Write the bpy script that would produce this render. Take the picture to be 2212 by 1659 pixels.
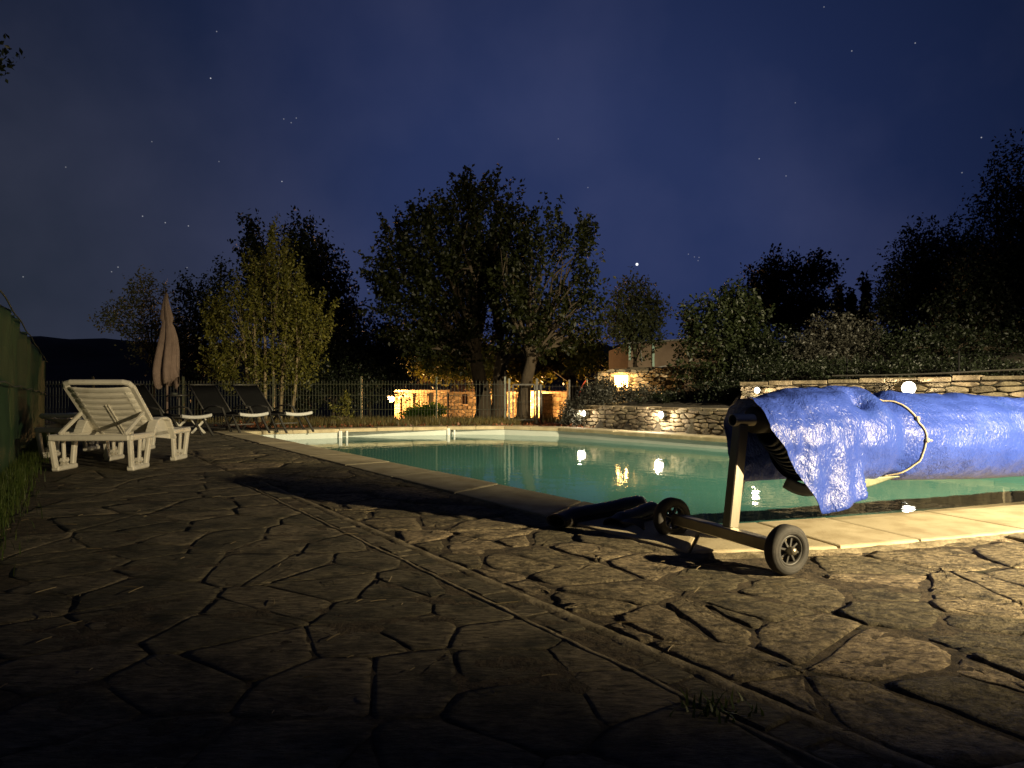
import bpy, math, random
import numpy as np
from mathutils import Vector, Matrix, noise as mnoise
R = math.radians
random.seed(7); rng = np.random.default_rng(7)
for o in list(bpy.data.objects): bpy.data.objects.remove(o, do_unlink=True)
scene = bpy.context.scene
COL = scene.collection

# ------------------------------------------------------------------ camera
CH, HZ, F = 0.70, 840.0, 1534.0          # eye height, horizon row and focal length of a 2212 x 1659 picture
cd = bpy.data.cameras.new('camera'); cam = bpy.data.objects.new('camera', cd); COL.objects.link(cam)
cam.location = (0, 0, CH); cam.rotation_euler = (R(90), 0, 0)
cd.sensor_width = 36; cd.lens = 36 * F / 2212; cd.shift_y = (HZ - 829.5) / 2212
cd.clip_start = 0.05; cd.clip_end = 3000
scene.camera = cam
def G(x, y, z=0.0):                       # survey: photo point on a level of height z -> place
    Y = F * (CH - z) / (y - HZ); return ((x - 1106) * Y / F, Y, z)
def W(x, y, Y): return ((x - 1106) * Y / F, Y, CH - (y - HZ) * Y / F)

# ------------------------------------------------------------------ world: late dusk sky with stars
wd = bpy.data.worlds.new('World'); scene.world = wd; wd.use_nodes = True
nt = wd.node_tree; nt.nodes.clear(); N = nt.nodes.new; L = nt.links.new
wo = N('ShaderNodeOutputWorld'); bg = N('ShaderNodeBackground'); L(bg.outputs[0], wo.inputs[0])
tc = N('ShaderNodeTexCoord'); nrm = N('ShaderNodeVectorMath'); nrm.operation = 'NORMALIZE'; L(tc.outputs['Generated'], nrm.inputs[0])
sep = N('ShaderNodeSeparateXYZ'); L(nrm.outputs[0], sep.inputs[0])
ramp = N('ShaderNodeValToRGB'); cr = ramp.color_ramp
stops = [(0.0, (.0235, .0370, .110)), (.14, (.0205, .0330, .101)), (.23, (.0112, .0198, .066)), (.34, (.0046, .0095, .033)), (.50, (.0025, .0055, .019)), (1.0, (.0025, .0045, .015))]
cr.elements[0].position, cr.elements[0].color = stops[0][0], (*stops[0][1], 1)
cr.elements[1].position, cr.elements[1].color = stops[-1][0], (*stops[-1][1], 1)
for p, c in stops[1:-1]:
    e = cr.elements.new(p); e.color = (*c, 1)
# twilight glow low in the north-west, fading with the angle away from it
gd = N('ShaderNodeVectorMath'); gd.operation = 'DISTANCE'; L(nrm.outputs[0], gd.inputs[0]); gd.inputs[1].default_value = Vector((.06, 1, .10)).normalized()
hf = N('ShaderNodeMath'); hf.operation = 'MULTIPLY'; hf.inputs[1].default_value = .5; L(gd.outputs['Value'], hf.inputs[0]); L(hf.outputs[0], ramp.inputs[0])
# grey town glow to the left, low over the horizon
td = N('ShaderNodeVectorMath'); td.operation = 'DISTANCE'; L(nrm.outputs[0], td.inputs[0]); td.inputs[1].default_value = Vector((-.62, .8, .06)).normalized()
tm = N('ShaderNodeMapRange'); tm.interpolation_type = 'SMOOTHSTEP'; tm.inputs['From Min'].default_value = .62; tm.inputs['From Max'].default_value = 0; tm.inputs['To Max'].default_value = .85; L(td.outputs['Value'], tm.inputs['Value'])
tmix = N('ShaderNodeMix'); tmix.data_type = 'RGBA'; L(tm.outputs[0], tmix.inputs['Factor']); L(ramp.outputs[0], tmix.inputs['A']); tmix.inputs['B'].default_value = (.022, .028, .043, 1)
cl = N('ShaderNodeTexNoise'); cl.inputs['Scale'].default_value = 3.1; cl.inputs['Detail'].default_value = 5
L(nrm.outputs[0], cl.inputs['Vector'])
clr = N('ShaderNodeValToRGB'); clr.color_ramp.elements[0].position = .44; clr.color_ramp.elements[0].color = (0, 0, 0, 1)
clr.color_ramp.elements[1].position = .70; clr.color_ramp.elements[1].color = (.014, .0135, .021, 1); L(cl.outputs[0], clr.inputs[0])
addc = N('ShaderNodeVectorMath'); addc.operation = 'ADD'; L(tmix.outputs['Result'], addc.inputs[0]); L(clr.outputs[0], addc.inputs[1])
stars = [(455,169,1.2),(468,68,.4),(613,257,.4),(629,265,.4),(640,255,.4),(609,392,.8),(308,467,.6),(357,481,.6),(407,488,.6),(473,349,.3),
 (142,361,.3),(255,577,.5),(241,587,.4),(404,578,.3),(50,598,.4),(1206,300,.35),(1840,110,.5),(1977,93,.5),(1718,222,.35),(1640,343,.6),
 (1698,380,.4),(2120,297,.7),(2078,373,.4),(1270,405,.35),(1487,549,.35),(1500,555,.3),(1510,556,.35),(1508,563,.3),(1780,15,.35),(328,306,.3),(795,626,.3),(1376,571,9)]
last = addc
for x, y, b in stars:
    v = Vector((x - 1106, F, HZ - y)).normalized()
    dn = N('ShaderNodeVectorMath'); dn.operation = 'DISTANCE'; L(nrm.outputs[0], dn.inputs[0]); dn.inputs[1].default_value = v
    mr = N('ShaderNodeMapRange'); rr = .00095 if b < 2 else .0022
    mr.inputs['From Min'].default_value = rr; mr.inputs['From Max'].default_value = rr * .25
    mr.inputs['To Min'].default_value = 0; mr.inputs['To Max'].default_value = b * .55 if b < 2 else 2.2
    L(dn.outputs['Value'], mr.inputs['Value'])
    ad = N('ShaderNodeVectorMath'); ad.operation = 'ADD'; L(last.outputs[0], ad.inputs[0]); L(mr.outputs[0], ad.inputs[1]); last = ad
L(last.outputs[0], bg.inputs[0]); bg.inputs[1].default_value = 1.0
vs = scene.view_settings; vs.view_transform = 'Standard'; vs.look = 'None'; vs.exposure = 0; vs.gamma = 1
scene.render.engine = 'CYCLES'
scene.cycles.max_bounces = 8; scene.cycles.transparent_max_bounces = 12
scene.cycles.sample_clamp_indirect = 3

# ------------------------------------------------------------------ helpers
def tag(o, label=None, cat=None, group=None, kind=None):
    if label: o['label'] = label
    if cat: o['category'] = cat
    if group: o['group'] = group
    if kind: o['kind'] = kind
    return o
def empty(name, loc=(0, 0, 0), rz=0):
    o = bpy.data.objects.new(name, None); COL.objects.link(o); o.location = loc; o.rotation_euler = (0, 0, rz); o.empty_display_size = .1
    return o
def link(name, me, mat=None, parent=None, smooth=False):
    o = bpy.data.objects.new(name, me); COL.objects.link(o)
    if mat and not me.materials: me.materials.append(mat)
    if smooth: me.polygons.foreach_set('use_smooth', [True] * len(me.polygons))
    if parent: o.parent = parent
    return o
class MB:
    def __init__(s): s.v = []; s.f = []
    def add(s, vs, fs):
        b = len(s.v); s.v += [tuple(v) for v in vs]; s.f += [tuple(i + b for i in f) for f in fs]; return s
    def box(s, c, d, M=None, bev=0.0):
        x, y, z = [q / 2 for q in d]
        if bev > 0:
            b = min(bev, x * .45, y * .45, z * .45); vs = []
            for sx in (-1, 1):
                for sy in (-1, 1):
                    for sz in (-1, 1):
                        vs += [(sx * x, sy * (y - b), sz * (z - b)), (sx * (x - b), sy * y, sz * (z - b)), (sx * (x - b), sy * (y - b), sz * z)]
            def i(a, bb, cc, k): return ((a > 0) * 4 + (bb > 0) * 2 + (cc > 0)) * 3 + k
            fs = []
            for q in (-1, 1):
                f = [i(q, -1, -1, 0), i(q, 1, -1, 0), i(q, 1, 1, 0), i(q, -1, 1, 0)]; fs.append(f if q > 0 else f[::-1])
                f = [i(-1, q, -1, 1), i(-1, q, 1, 1), i(1, q, 1, 1), i(1, q, -1, 1)]; fs.append(f if q > 0 else f[::-1])
                f = [i(-1, -1, q, 2), i(1, -1, q, 2), i(1, 1, q, 2), i(-1, 1, q, 2)]; fs.append(f if q > 0 else f[::-1])
            for a in (-1, 1):
                for bb in (-1, 1):
                    fs.append((i(a, bb, -1, 0), i(a, bb, -1, 1), i(a, bb, 1, 1), i(a, bb, 1, 0)))
                    fs.append((i(a, -1, bb, 0), i(a, -1, bb, 2), i(a, 1, bb, 2), i(a, 1, bb, 0)))
                    fs.append((i(-1, a, bb, 1), i(-1, a, bb, 2), i(1, a, bb, 2), i(1, a, bb, 1)))
                    for cc in (-1, 1): fs.append((i(a, bb, cc, 0), i(a, bb, cc, 1), i(a, bb, cc, 2)))
        else:
            vs = [(a * x, b * y, cc * z) for a in (-1, 1) for b in (-1, 1) for cc in (-1, 1)]
            fs = [(0, 1, 3, 2), (4, 6, 7, 5), (0, 4, 5, 1), (2, 3, 7, 6), (0, 2, 6, 4), (1, 5, 7, 3)]
        vs = [Vector(v) for v in vs]
        if M: vs = [M @ v for v in vs]
        c = Vector(c)
        return s.add([v + c for v in vs], fs)
    def bar(s, a, b, w, h, up=(0, 0, 1), bev=0.0):      # rectangular bar from a to b
        a, b = Vector(a), Vector(b); d = b - a; ln = d.length; y = d.normalized()
        x = y.cross(Vector(up)); x = x.normalized() if x.length > 1e-4 else Vector((1, 0, 0)); z = x.cross(y)
        return s.box((a + b) / 2, (w, ln, h), Matrix((x, y, z)).transposed(), bev)
    def tube(s, pts, rad, n=8, cap=True):
        pts = [Vector(p) for p in pts]; m = len(pts)
        rad = rad if hasattr(rad, '__len__') else [rad] * m
        vs = []; prev = None
        for i, p in enumerate(pts):
            t = (pts[min(i + 1, m - 1)] - pts[max(i - 1, 0)]).normalized()
            if prev is None:
                x = t.cross(Vector((0, 0, 1)))
                if x.length < .05: x = t.cross(Vector((0, 1, 0)))
            else: x = prev - t * prev.dot(t)
            x.normalize(); y = t.cross(x); prev = x
            for k in range(n):
                a = 2 * math.pi * k / n; vs.append(p + (x * math.cos(a) + y * math.sin(a)) * rad[i])
        fs = [(i * n + k, i * n + (k + 1) % n, (i + 1) * n + (k + 1) % n, (i + 1) * n + k) for i in range(m - 1) for k in range(n)]
        if cap: fs += [tuple(range(n))[::-1], tuple((m - 1) * n + k for k in range(n))]
        return s.add(vs, fs)
    def lathe(s, prof, c, axis, n=28, closed=False):     # prof: (axial, radius)
        c = Vector(c); t = Vector(axis).normalized(); x = t.cross(Vector((0, 0, 1)))
        if x.length < .05: x = Vector((1, 0, 0))
        x.normalize(); y = t.cross(x); m = len(prof)
        vs = [c + t * a + (x * math.cos(2 * math.pi * k / n) + y * math.sin(2 * math.pi * k / n)) * r for a, r in prof for k in range(n)]
        fs = [(i * n + k, i * n + (k + 1) % n, ((i + 1) % m) * n + (k + 1) % n, ((i + 1) % m) * n + k) for i in range(m if closed else m - 1) for k in range(n)]
        return s.add(vs, fs)
    def ball(s, c, r, n=10, m=6, sc=(1, 1, 1)):
        prof = [(-math.cos(math.pi * i / m), max(.001, math.sin(math.pi * i / m))) for i in range(m + 1)]
        b = MB().lathe(prof, (0, 0, 0), (0, 0, 1), n); c = Vector(c)
        return s.add([c + Vector((v[0] * r * sc[0], v[1] * r * sc[1], v[2] * r * sc[2])) for v in b.v], b.f)
    def grid(s, P):
        m, n = len(P), len(P[0])
        return s.add([p for r in P for p in r], [(i * n + j, i * n + j + 1, (i + 1) * n + j + 1, (i + 1) * n + j) for i in range(m - 1) for j in range(n - 1)])
    def build(s, name, mat, parent=None, smooth=False):
        me = bpy.data.meshes.new(name); me.from_pydata(s.v, [], s.f); me.update()
        return link(name, me, mat, parent, smooth)
def solid(o, t, off=0):
    m = o.modifiers.new('thickness', 'SOLIDIFY'); m.thickness = t; m.offset = off; return o
def copy_tree(o, parent=None):
    c = o.copy(); COL.objects.link(c); c.parent = parent
    for ch in list(o.children): copy_tree(ch, c)
    return c

# ------------------------------------------------------------------ materials
def PM(name, c1, c2=None, scale=4, rough=.8, bump=0, bscale=None, detail=6, spec=.4, stretch=(1, 1, 1), rand=0, metal=0, contrast=(.35, .65), rotz=0, coord='Object', c3=None, c3s=1.2, c3r=(.55, .7), sheen=0):
    m = bpy.data.materials.new(name); m.use_nodes = True; t = m.node_tree; n = t.nodes.new; l = t.links.new
    b = t.nodes['Principled BSDF']; b.inputs['Roughness'].default_value = rough; b.inputs['Metallic'].default_value = metal
    b.inputs['Specular IOR Level'].default_value = spec
    c2 = c2 or c1
    tcn = n('ShaderNodeTexCoord'); mp = n('ShaderNodeMapping'); mp.inputs['Scale'].default_value = stretch; mp.inputs['Rotation'].default_value = (0, 0, rotz)
    l(tcn.outputs[coord], mp.inputs[0])
    nz = n('ShaderNodeTexNoise'); nz.inputs['Scale'].default_value = scale; nz.inputs['Detail'].default_value = detail; nz.inputs['Roughness'].default_value = .62; l(mp.outputs[0], nz.inputs['Vector'])
    rp = n('ShaderNodeValToRGB'); e = rp.color_ramp.elements; e[0].position, e[0].color = contrast[0], (*c1, 1); e[1].position, e[1].color = contrast[1], (*c2, 1); l(nz.outputs[0], rp.inputs[0])
    out = rp.outputs[0]
    if c3:
        n3 = n('ShaderNodeTexNoise'); n3.inputs['Scale'].default_value = c3s; n3.inputs['Detail'].default_value = 8; n3.inputs['Roughness'].default_value = .7; l(tcn.outputs[coord], n3.inputs['Vector'])
        r3 = n('ShaderNodeMapRange'); r3.inputs['From Min'].default_value = c3r[0]; r3.inputs['From Max'].default_value = c3r[1]; l(n3.outputs[0], r3.inputs['Value'])
        mx = n('ShaderNodeMix'); mx.data_type = 'RGBA'; l(r3.outputs[0], mx.inputs['Factor']); l(out, mx.inputs['A']); mx.inputs['B'].default_value = (*c3, 1); out = mx.outputs['Result']
    if rand:
        oi = n('ShaderNodeObjectInfo'); mr = n('ShaderNodeMapRange'); mr.inputs['To Min'].default_value = 1 - rand; mr.inputs['To Max'].default_value = 1 + rand; l(oi.outputs['Random'], mr.inputs['Value'])
        hs = n('ShaderNodeHueSaturation'); l(out, hs.inputs['Color']); l(mr.outputs[0], hs.inputs['Value'])
        mh = n('ShaderNodeMath'); mh.operation = 'MULTIPLY_ADD'; mh.inputs[1].default_value = -.024 * min(1, rand * 2); mh.inputs[2].default_value = .5 + .014 * min(1, rand * 2); l(oi.outputs['Random'], mh.inputs[0]); l(mh.outputs[0], hs.inputs['Hue'])
        out = hs.outputs[0]
    l(out, b.inputs['Base Color'])
    if bump:
        nb = n('ShaderNodeTexNoise'); nb.inputs['Scale'].default_value = bscale or scale * 4; nb.inputs['Detail'].default_value = 9; nb.inputs['Roughness'].default_value = .65; l(mp.outputs[0], nb.inputs['Vector'])
        bp = n('ShaderNodeBump'); bp.inputs['Strength'].default_value = 1; bp.inputs['Distance'].default_value = bump; l(nb.outputs[0], bp.inputs['Height']); l(bp.outputs[0], b.inputs['Normal'])
    return m
def EM(name, c, s):
    m = bpy.data.materials.new(name); m.use_nodes = True; t = m.node_tree; t.nodes.clear()
    e = t.nodes.new('ShaderNodeEmission'); e.inputs[0].default_value = (*c, 1); e.inputs[1].default_value = s
    o = t.nodes.new('ShaderNodeOutputMaterial'); t.links.new(e.outputs[0], o.inputs[0]); return m
def LEAF(name, c1, c2, trans=.35):
    m = bpy.data.materials.new(name); m.use_nodes = True; t = m.node_tree; n = t.nodes.new; l = t.links.new
    b = t.nodes['Principled BSDF']; b.inputs['Roughness'].default_value = .5; b.inputs['Specular IOR Level'].default_value = .35
    g = n('ShaderNodeNewGeometry'); rp = n('ShaderNodeValToRGB'); e = rp.color_ramp.elements; e[0].color = (*c1, 1); e[1].color = (*c2, 1)
    l(g.outputs['Random Per Island'], rp.inputs[0]); l(rp.outputs[0], b.inputs['Base Color'])
    tr = n('ShaderNodeBsdfTranslucent'); l(rp.outputs[0], tr.inputs[0])
    mx = n('ShaderNodeMixShader'); mx.inputs[0].default_value = trans; l(b.outputs[0], mx.inputs[1]); l(tr.outputs[0], mx.inputs[2])
    l(mx.outputs[0], t.nodes['Material Output'].inputs[0]); return m

M = {}
M['earth'] = PM('earth', (.022, .017, .011), (.05, .038, .022), 3, .95, .02, 30, c3=(.02, .03, .01), c3s=.8)
M['bed'] = PM('paving_bed', (.022, .017, .011), (.12, .092, .056), 22, .95, .016, 70, c3=(.020, .022, .009), c3s=3.5)
M['flag'] = PM('flagstone', (.052, .042, .027), (.46, .370, .222), 30, .78, .030, 75, detail=14, stretch=(1, 1.5, 1), rand=.42, rotz=R(-12), contrast=(.34, .70), c3=(.036, .031, .020), c3s=8, c3r=(.5, .66))
M['flag_old'] = PM('flagstone_weathered', (.042, .035, .024), (.36, .305, .196), 20, .78, .026, 60, detail=14, stretch=(1, 3.6, 1), rand=.30, rotz=R(5), contrast=(.34, .72), c3=(.024, .024, .013), c3s=4, c3r=(.47, .66))
M['mortar'] = PM('mortar', (.14, .115, .07), (.30, .25, .16), 14, .95, .01, 60, c3=(.05, .04, .02), c3s=5, c3r=(.5, .65))
M['coping'] = PM('coping_stone', (.33, .27, .16), (.50, .43, .28), 6, .8, .0025, 90, rand=.08, c3=(.20, .16, .09), c3s=3, c3r=(.56, .8))
M['liner'] = PM('pool_liner', (.46, .50, .46), (.52, .56, .52), 1.5, .55, spec=.4, c3=(.36, .40, .34), c3s=1.3)
M['trim'] = PM('white_trim', (.75, .76, .72), (.8, .8, .76), 5, .4)
M['wallstone'] = PM('wall_stone', (.11, .085, .055), (.30, .24, .155), 6, .88, .014, 22, rand=.35, c3=(.05, .042, .028), c3s=4)
M['wallback'] = PM('wall_mortar', (.025, .02, .014), (.06, .048, .032), 10, .95)
M['houseStone'] = PM('house_stone', (.20, .15, .09), (.44, .34, .21), 2, .9, .03, 8, rand=.4)
M['houseback'] = PM('house_mortar', (.13, .095, .055), (.22, .16, .1), 4, .95)
M['roof'] = PM('roof_tiles', (.08, .05, .035), (.17, .10, .07), 3, .85, .03, 10)
M['wood'] = PM('weathered_wood', (.20, .15, .09), (.34, .26, .17), 3, .75, .004, 20, stretch=(1, 1, 8))
M['darkwood'] = PM('door_wood', (.07, .035, .018), (.13, .065, .032), 3, .6, stretch=(6, 6, 1))
M['render'] = PM('brown_render', (.24, .17, .12), (.33, .24, .17), 2, .9, .01, 40)
M['mint'] = PM('mint_paint', (.38, .60, .50), (.45, .66, .56), 3, .5)
M['plastic'] = PM('white_plastic', (.70, .67, .58), (.80, .77, .68), 5, .42, .0008, 40, spec=.45, c3=(.45, .41, .31), c3s=6, c3r=(.52, .85))
M['darkmesh'] = PM('charcoal_mesh', (.006, .006, .006), (.010, .010, .010), 40, .85, spec=.1)
M['darkmetal'] = PM('charcoal_metal', (.05, .047, .042), (.085, .08, .07), 8, .45, metal=.3)
M['whitepad'] = PM('white_pad', (.46, .45, .43), (.54, .53, .50), 6, .6)
M['canopy'] = PM('faded_canvas', (.15, .105, .085), (.22, .155, .125), 5, .9, .003, 60)
M['steel'] = PM('brushed_steel', (.26, .235, .18), (.36, .325, .25), 8, .36, .0006, 60, metal=.85, stretch=(1, 1, .15), c3=(.30, .26, .2), c3s=14)
M['alu'] = PM('aluminium_tube', (.55, .53, .48), (.7, .67, .6), 20, .3, .0004, 90, metal=.95)
M['rubber'] = PM('tyre_rubber', (.026, .024, .021), (.048, .045, .040), 18, .75, .0006, 80, c3=(.09, .08, .065), c3s=20, c3r=(.5, .9))
M['rim'] = PM('black_plastic', (.035, .033, .03), (.055, .052, .047), 15, .5)
M['cover'] = PM('solar_cover', (.006, .012, .028), (.012, .022, .045), 12, .45, .002, 60)
M['coverlip'] = PM('cover_edge_band', (.20, .23, .15), (.28, .31, .21), 30, .7, .002, 90)
M['rope'] = PM('cotton_rope', (.48, .40, .24), (.62, .53, .34), 60, .85, .002, 200)
M['tube'] = PM('dark_vinyl', (.02, .017, .014), (.035, .03, .024), 10, .42, .002, 30)
M['greennet'] = PM('green_windbreak', (.010, .034, .012), (.024, .062, .022), 6, .75, .004, 40, stretch=(1, 1, .25), c3=(.12, .09, .04), c3s=2.2, c3r=(.6, .75))
M['galv'] = PM('galvanised_wire', (.12, .13, .11), (.18, .185, .155), 20, .4, metal=.6)
M['greenwire'] = PM('green_coated_wire', (.05, .056, .034), (.085, .085, .052), 20, .45)
M['bark'] = PM('bark', (.025, .018, .011), (.062, .045, .028), 5, .95, .02, 18, stretch=(1, 1, .3))
M['palebark'] = PM('pale_bark', (.16, .12, .065), (.26, .2, .11), 6, .9, .008, 30, stretch=(1, 1, .3))
M['red'] = PM('red_hose', (.45, .06, .02), (.55, .08, .03), 10, .5)
M['orange'] = PM('orange_board', (.45, .12, .04), (.55, .17, .06), 10, .6)
M['lamp'] = PM('lamp_housing', (.03, .03, .03), (.045, .045, .045), 20, .5)
M['bulbwhite'] = EM('lamp_lens', (1, .90, .74), 14)
M['bulbwarm'] = EM('lamp_bulb_warm', (1, .55, .18), 60)
M['nicheglow'] = EM('niche_back_glow', (1, .50, .14), 45)
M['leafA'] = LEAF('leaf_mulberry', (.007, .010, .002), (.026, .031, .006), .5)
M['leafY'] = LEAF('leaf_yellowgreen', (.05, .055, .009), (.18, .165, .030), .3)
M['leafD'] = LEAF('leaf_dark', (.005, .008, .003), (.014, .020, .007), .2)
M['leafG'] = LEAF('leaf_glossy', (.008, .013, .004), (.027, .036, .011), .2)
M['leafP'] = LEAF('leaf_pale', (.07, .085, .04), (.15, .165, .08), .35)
M['leafL'] = LEAF('leaf_lavender', (.022, .022, .016), (.055, .053, .042), .25)
M['grass'] = LEAF('grass_blade', (.030, .060, .010), (.10, .13, .030), .3)
M['weed'] = LEAF('weed_blade', (.06, .055, .018), (.17, .13, .045), .3)
M['dryleaf'] = LEAF('dry_leaf', (.10, .035, .015), (.26, .10, .045), .2)
M['straw'] = LEAF('straw', (.16, .12, .06), (.36, .29, .17), .1)
M['brightgrass'] = LEAF('lawn_bush', (.05, .12, .01), (.12, .22, .02), .35)
# slate: extra layered relief on the flagstones
def layered(m, sc, dist, rot):
    t = m.node_tree; n = t.nodes.new; l = t.links.new; bp0 = [x for x in t.nodes if x.type == 'BUMP'][0]
    tcn = [x for x in t.nodes if x.type == 'TEX_COORD'][0]
    mp = n('ShaderNodeMapping'); mp.inputs['Scale'].default_value = (1, 3.2, 1); mp.inputs['Rotation'].default_value = (0, 0, rot); l(tcn.outputs['Object'], mp.inputs[0])
    nz = n('ShaderNodeTexNoise'); nz.inputs['Scale'].default_value = sc; nz.inputs['Detail'].default_value = 5; nz.inputs['Distortion'].default_value = .6; l(mp.outputs[0], nz.inputs['Vector'])
    mu = n('ShaderNodeMath'); mu.operation = 'MULTIPLY'; mu.inputs[1].default_value = 9; l(nz.outputs[0], mu.inputs[0])
    fr = n('ShaderNodeMath'); fr.operation = 'FRACT'; l(mu.outputs[0], fr.inputs[0])
    b2 = n('ShaderNodeBump'); b2.inputs['Distance'].default_value = dist; b2.inputs['Strength'].default_value = .8; l(fr.outputs[0], b2.inputs['Height']); l(b2.outputs[0], bp0.inputs['Normal'])
layered(M['flag'], 5, .008, R(-14)); layered(M['flag_old'], 4, .008, R(4)); 
# water
def water_mat():
    m = bpy.data.materials.new('pool_water'); m.use_nodes = True; t = m.node_tree; t.nodes.clear(); n = t.nodes.new; l = t.links.new
    o = n('ShaderNodeOutputMaterial'); fr = n('ShaderNodeFresnel'); fr.inputs[0].default_value = 1.33
    gl = n('ShaderNodeBsdfGlossy'); gl.inputs['Roughness'].default_value = .02; gl.inputs[0].default_value = (.92, .95, .95, 1)
    tr = n('ShaderNodeBsdfTransparent'); tr.inputs[0].default_value = (.30, .66, .54, 1)
    df = n('ShaderNodeBsdfDiffuse'); df.inputs[0].default_value = (.095, .29, .25, 1)
    m1 = n('ShaderNodeMixShader'); m1.inputs[0].default_value = .8; l(tr.outputs[0], m1.inputs[1]); l(df.outputs[0], m1.inputs[2])
    m2 = n('ShaderNodeMixShader'); l(fr.outputs[0], m2.inputs[0]); l(m1.outputs[0], m2.inputs[1]); l(gl.outputs[0], m2.inputs[2]); l(m2.outputs[0], o.inputs[0])
    tcn = n('ShaderNodeTexCoord'); nz = n('ShaderNodeTexNoise'); nz.inputs['Scale'].default_value = 5.5; nz.inputs['Detail'].default_value = 3; l(tcn.outputs['Object'], nz.inputs['Vector'])
    bp = n('ShaderNodeBump'); bp.inputs['Distance'].default_value = .0045; bp.inputs['Strength'].default_value = .5; l(nz.outputs[0], bp.inputs['Height']); l(bp.outputs[0], gl.inputs['Normal']); l(bp.outputs[0], fr.inputs['Normal'])
    return m
M['water'] = water_mat()
def tarp_mat():
    m = PM('blue_tarpaulin', (.024, .050, .27), (.040, .074, .35), 3, .34, spec=.34, c3=(.04, .08, .31), c3s=5, c3r=(.55, .85)); t = m.node_tree; n = t.nodes.new; l = t.links.new
    b = t.nodes['Principled BSDF']; tcn = [x for x in t.nodes if x.type == 'TEX_COORD'][0]
    mp = n('ShaderNodeMapping'); mp.inputs['Scale'].default_value = (1, 1, .55); l(tcn.outputs['Object'], mp.inputs[0])
    a = n('ShaderNodeTexNoise'); a.inputs['Scale'].default_value = 78; a.inputs['Detail'].default_value = 3; a.inputs['Distortion'].default_value = .8; l(mp.outputs[0], a.inputs['Vector'])
    c = n('ShaderNodeTexNoise'); c.inputs['Scale'].default_value = 14; c.inputs['Detail'].default_value = 4; c.inputs['Distortion'].default_value = 1.2; l(mp.outputs[0], c.inputs['Vector'])
    mk = n('ShaderNodeTexNoise'); mk.inputs['Scale'].default_value = 3.4; mk.inputs['Detail'].default_value = 2; l(tcn.outputs['Object'], mk.inputs['Vector']); mkr = n('ShaderNodeMapRange'); mkr.inputs['From Min'].default_value = .34; mkr.inputs['From Max'].default_value = .68; mkr.inputs['To Min'].default_value = .34; mkr.inputs['To Max'].default_value = .80; l(mk.outputs[0], mkr.inputs['Value'])
    b1 = n('ShaderNodeBump'); b1.inputs['Distance'].default_value = .012; l(mkr.outputs[0], b1.inputs['Strength']); l(a.outputs[0], b1.inputs['Height'])
    b2 = n('ShaderNodeBump'); b2.inputs['Distance'].default_value = .013; b2.inputs['Strength'].default_value = .55; l(c.outputs[0], b2.inputs['Height']); l(b2.outputs[0], b1.inputs['Normal']); l(b1.outputs[0], b.inputs['Normal'])
    return m
M['tarp'] = tarp_mat()

# ------------------------------------------------------------------ plan of the pool
U = Vector((-.56, .83, 0)).normalized()              # long sides of the pool
def P2(x, y): p = G(x, y); return (p[0], p[1])
outline = [P2(1516, 1146), P2(521, 935), P2(733, 929), P2(737, 926.6), P2(966, 923.6), P2(970, 922.6)]
far = [P2(1090, 923.2), P2(1207, 926.5), (2.05, 10.9), (3.02, 9.68), (4.0, 8.4), (4.9, 7.2), (5.5, 6.2), (5.55, 5.55), (5.0, 5.1), (4.2, 4.72), P2(2212, 1092), P2(2000, 1112), P2(1790, 1128), P2(1640, 1138.5)]
outline += far                                       # runs clockwise seen from above
def inside(p, poly):
    x, y = p; c = False; j = len(poly) - 1
    for i in range(len(poly)):
        if (poly[i][1] > y) != (poly[j][1] > y) and x < (poly[j][0] - poly[i][0]) * (y - poly[i][1]) / (poly[j][1] - poly[i][1]) + poly[i][0]: c = not c
        j = i
    return c
def segd(p, a, b):
    ax, ay = a; bx, by = b; dx, dy = bx - ax, by - ay; l2 = dx * dx + dy * dy
    t = max(0, min(1, ((p[0] - ax) * dx + (p[1] - ay) * dy) / l2)) if l2 else 0
    return math.hypot(p[0] - ax - t * dx, p[1] - ay - t * dy)
def pooldist(p):                                     # signed: negative inside
    best, k = 1e9, 0
    for i in range(len(outline)):
        d = segd(p, outline[i], outline[(i + 1) % len(outline)])
        if d < best: best, k = d, i
    return (-best if inside(p, outline) else best), k
WL0, WLd = Vector((1.30, 13.35)), Vector((.56, -.83)).normalized()          # lower garden wall, its foot line
WLn = Vector((WLd.y * -1, WLd.x))                                          # pointing to the bank
WU0, WUd = Vector((3.60, 11.22)), Vector((.744, -.668)); WUn = Vector((.668, .744))
def sst(a, b, x): t = max(0, min(1, (x - a) / (b - a))); return t * t * (3 - 2 * t)
def hgt(x, y):
    r = math.hypot(x, y)
    h = -.06
    if y > 15: h -= min(y - 15, 90) * .040 * sst(15, 20, y)
    if y < -2 or abs(x) > 14: h -= .02
    v = Vector((x, y))
    d2 = (v - WL0).dot(WLn); s = (v - WL0).dot(WLd)
    b = 0
    if d2 > .1: b = sst(-1.6, .5, s) * (.36 + .17 * min(d2, 14) + .07 * max(0, min(d2 - 14, 30)))
    d3 = (v - WU0).dot(WUn); s3 = (v - WU0).dot(WUd)
    if d3 > .12 and s3 > -.1: b = max(b, .74 + .10 * min(d3, 20))
    h = max(h, -.06 + b) if b > 0 else h
    if r > 90:
        k = sst(100, 230, r); nz = mnoise.noise(Vector((x * .012, y * .012, 0))); n2 = mnoise.noise(Vector((x * .07, y * .07, 3)))
        h = h * (1 - k) + k * (13 + 5.5 * nz + 2.6 * n2 + 1.2 * mnoise.noise(Vector((x * .16, y * .16, 9))))
    return h
xs = np.concatenate([-np.geomspace(420, 9, 80), np.arange(-8.5, 9.01, .2), np.geomspace(9.5, 420, 60)])
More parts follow.
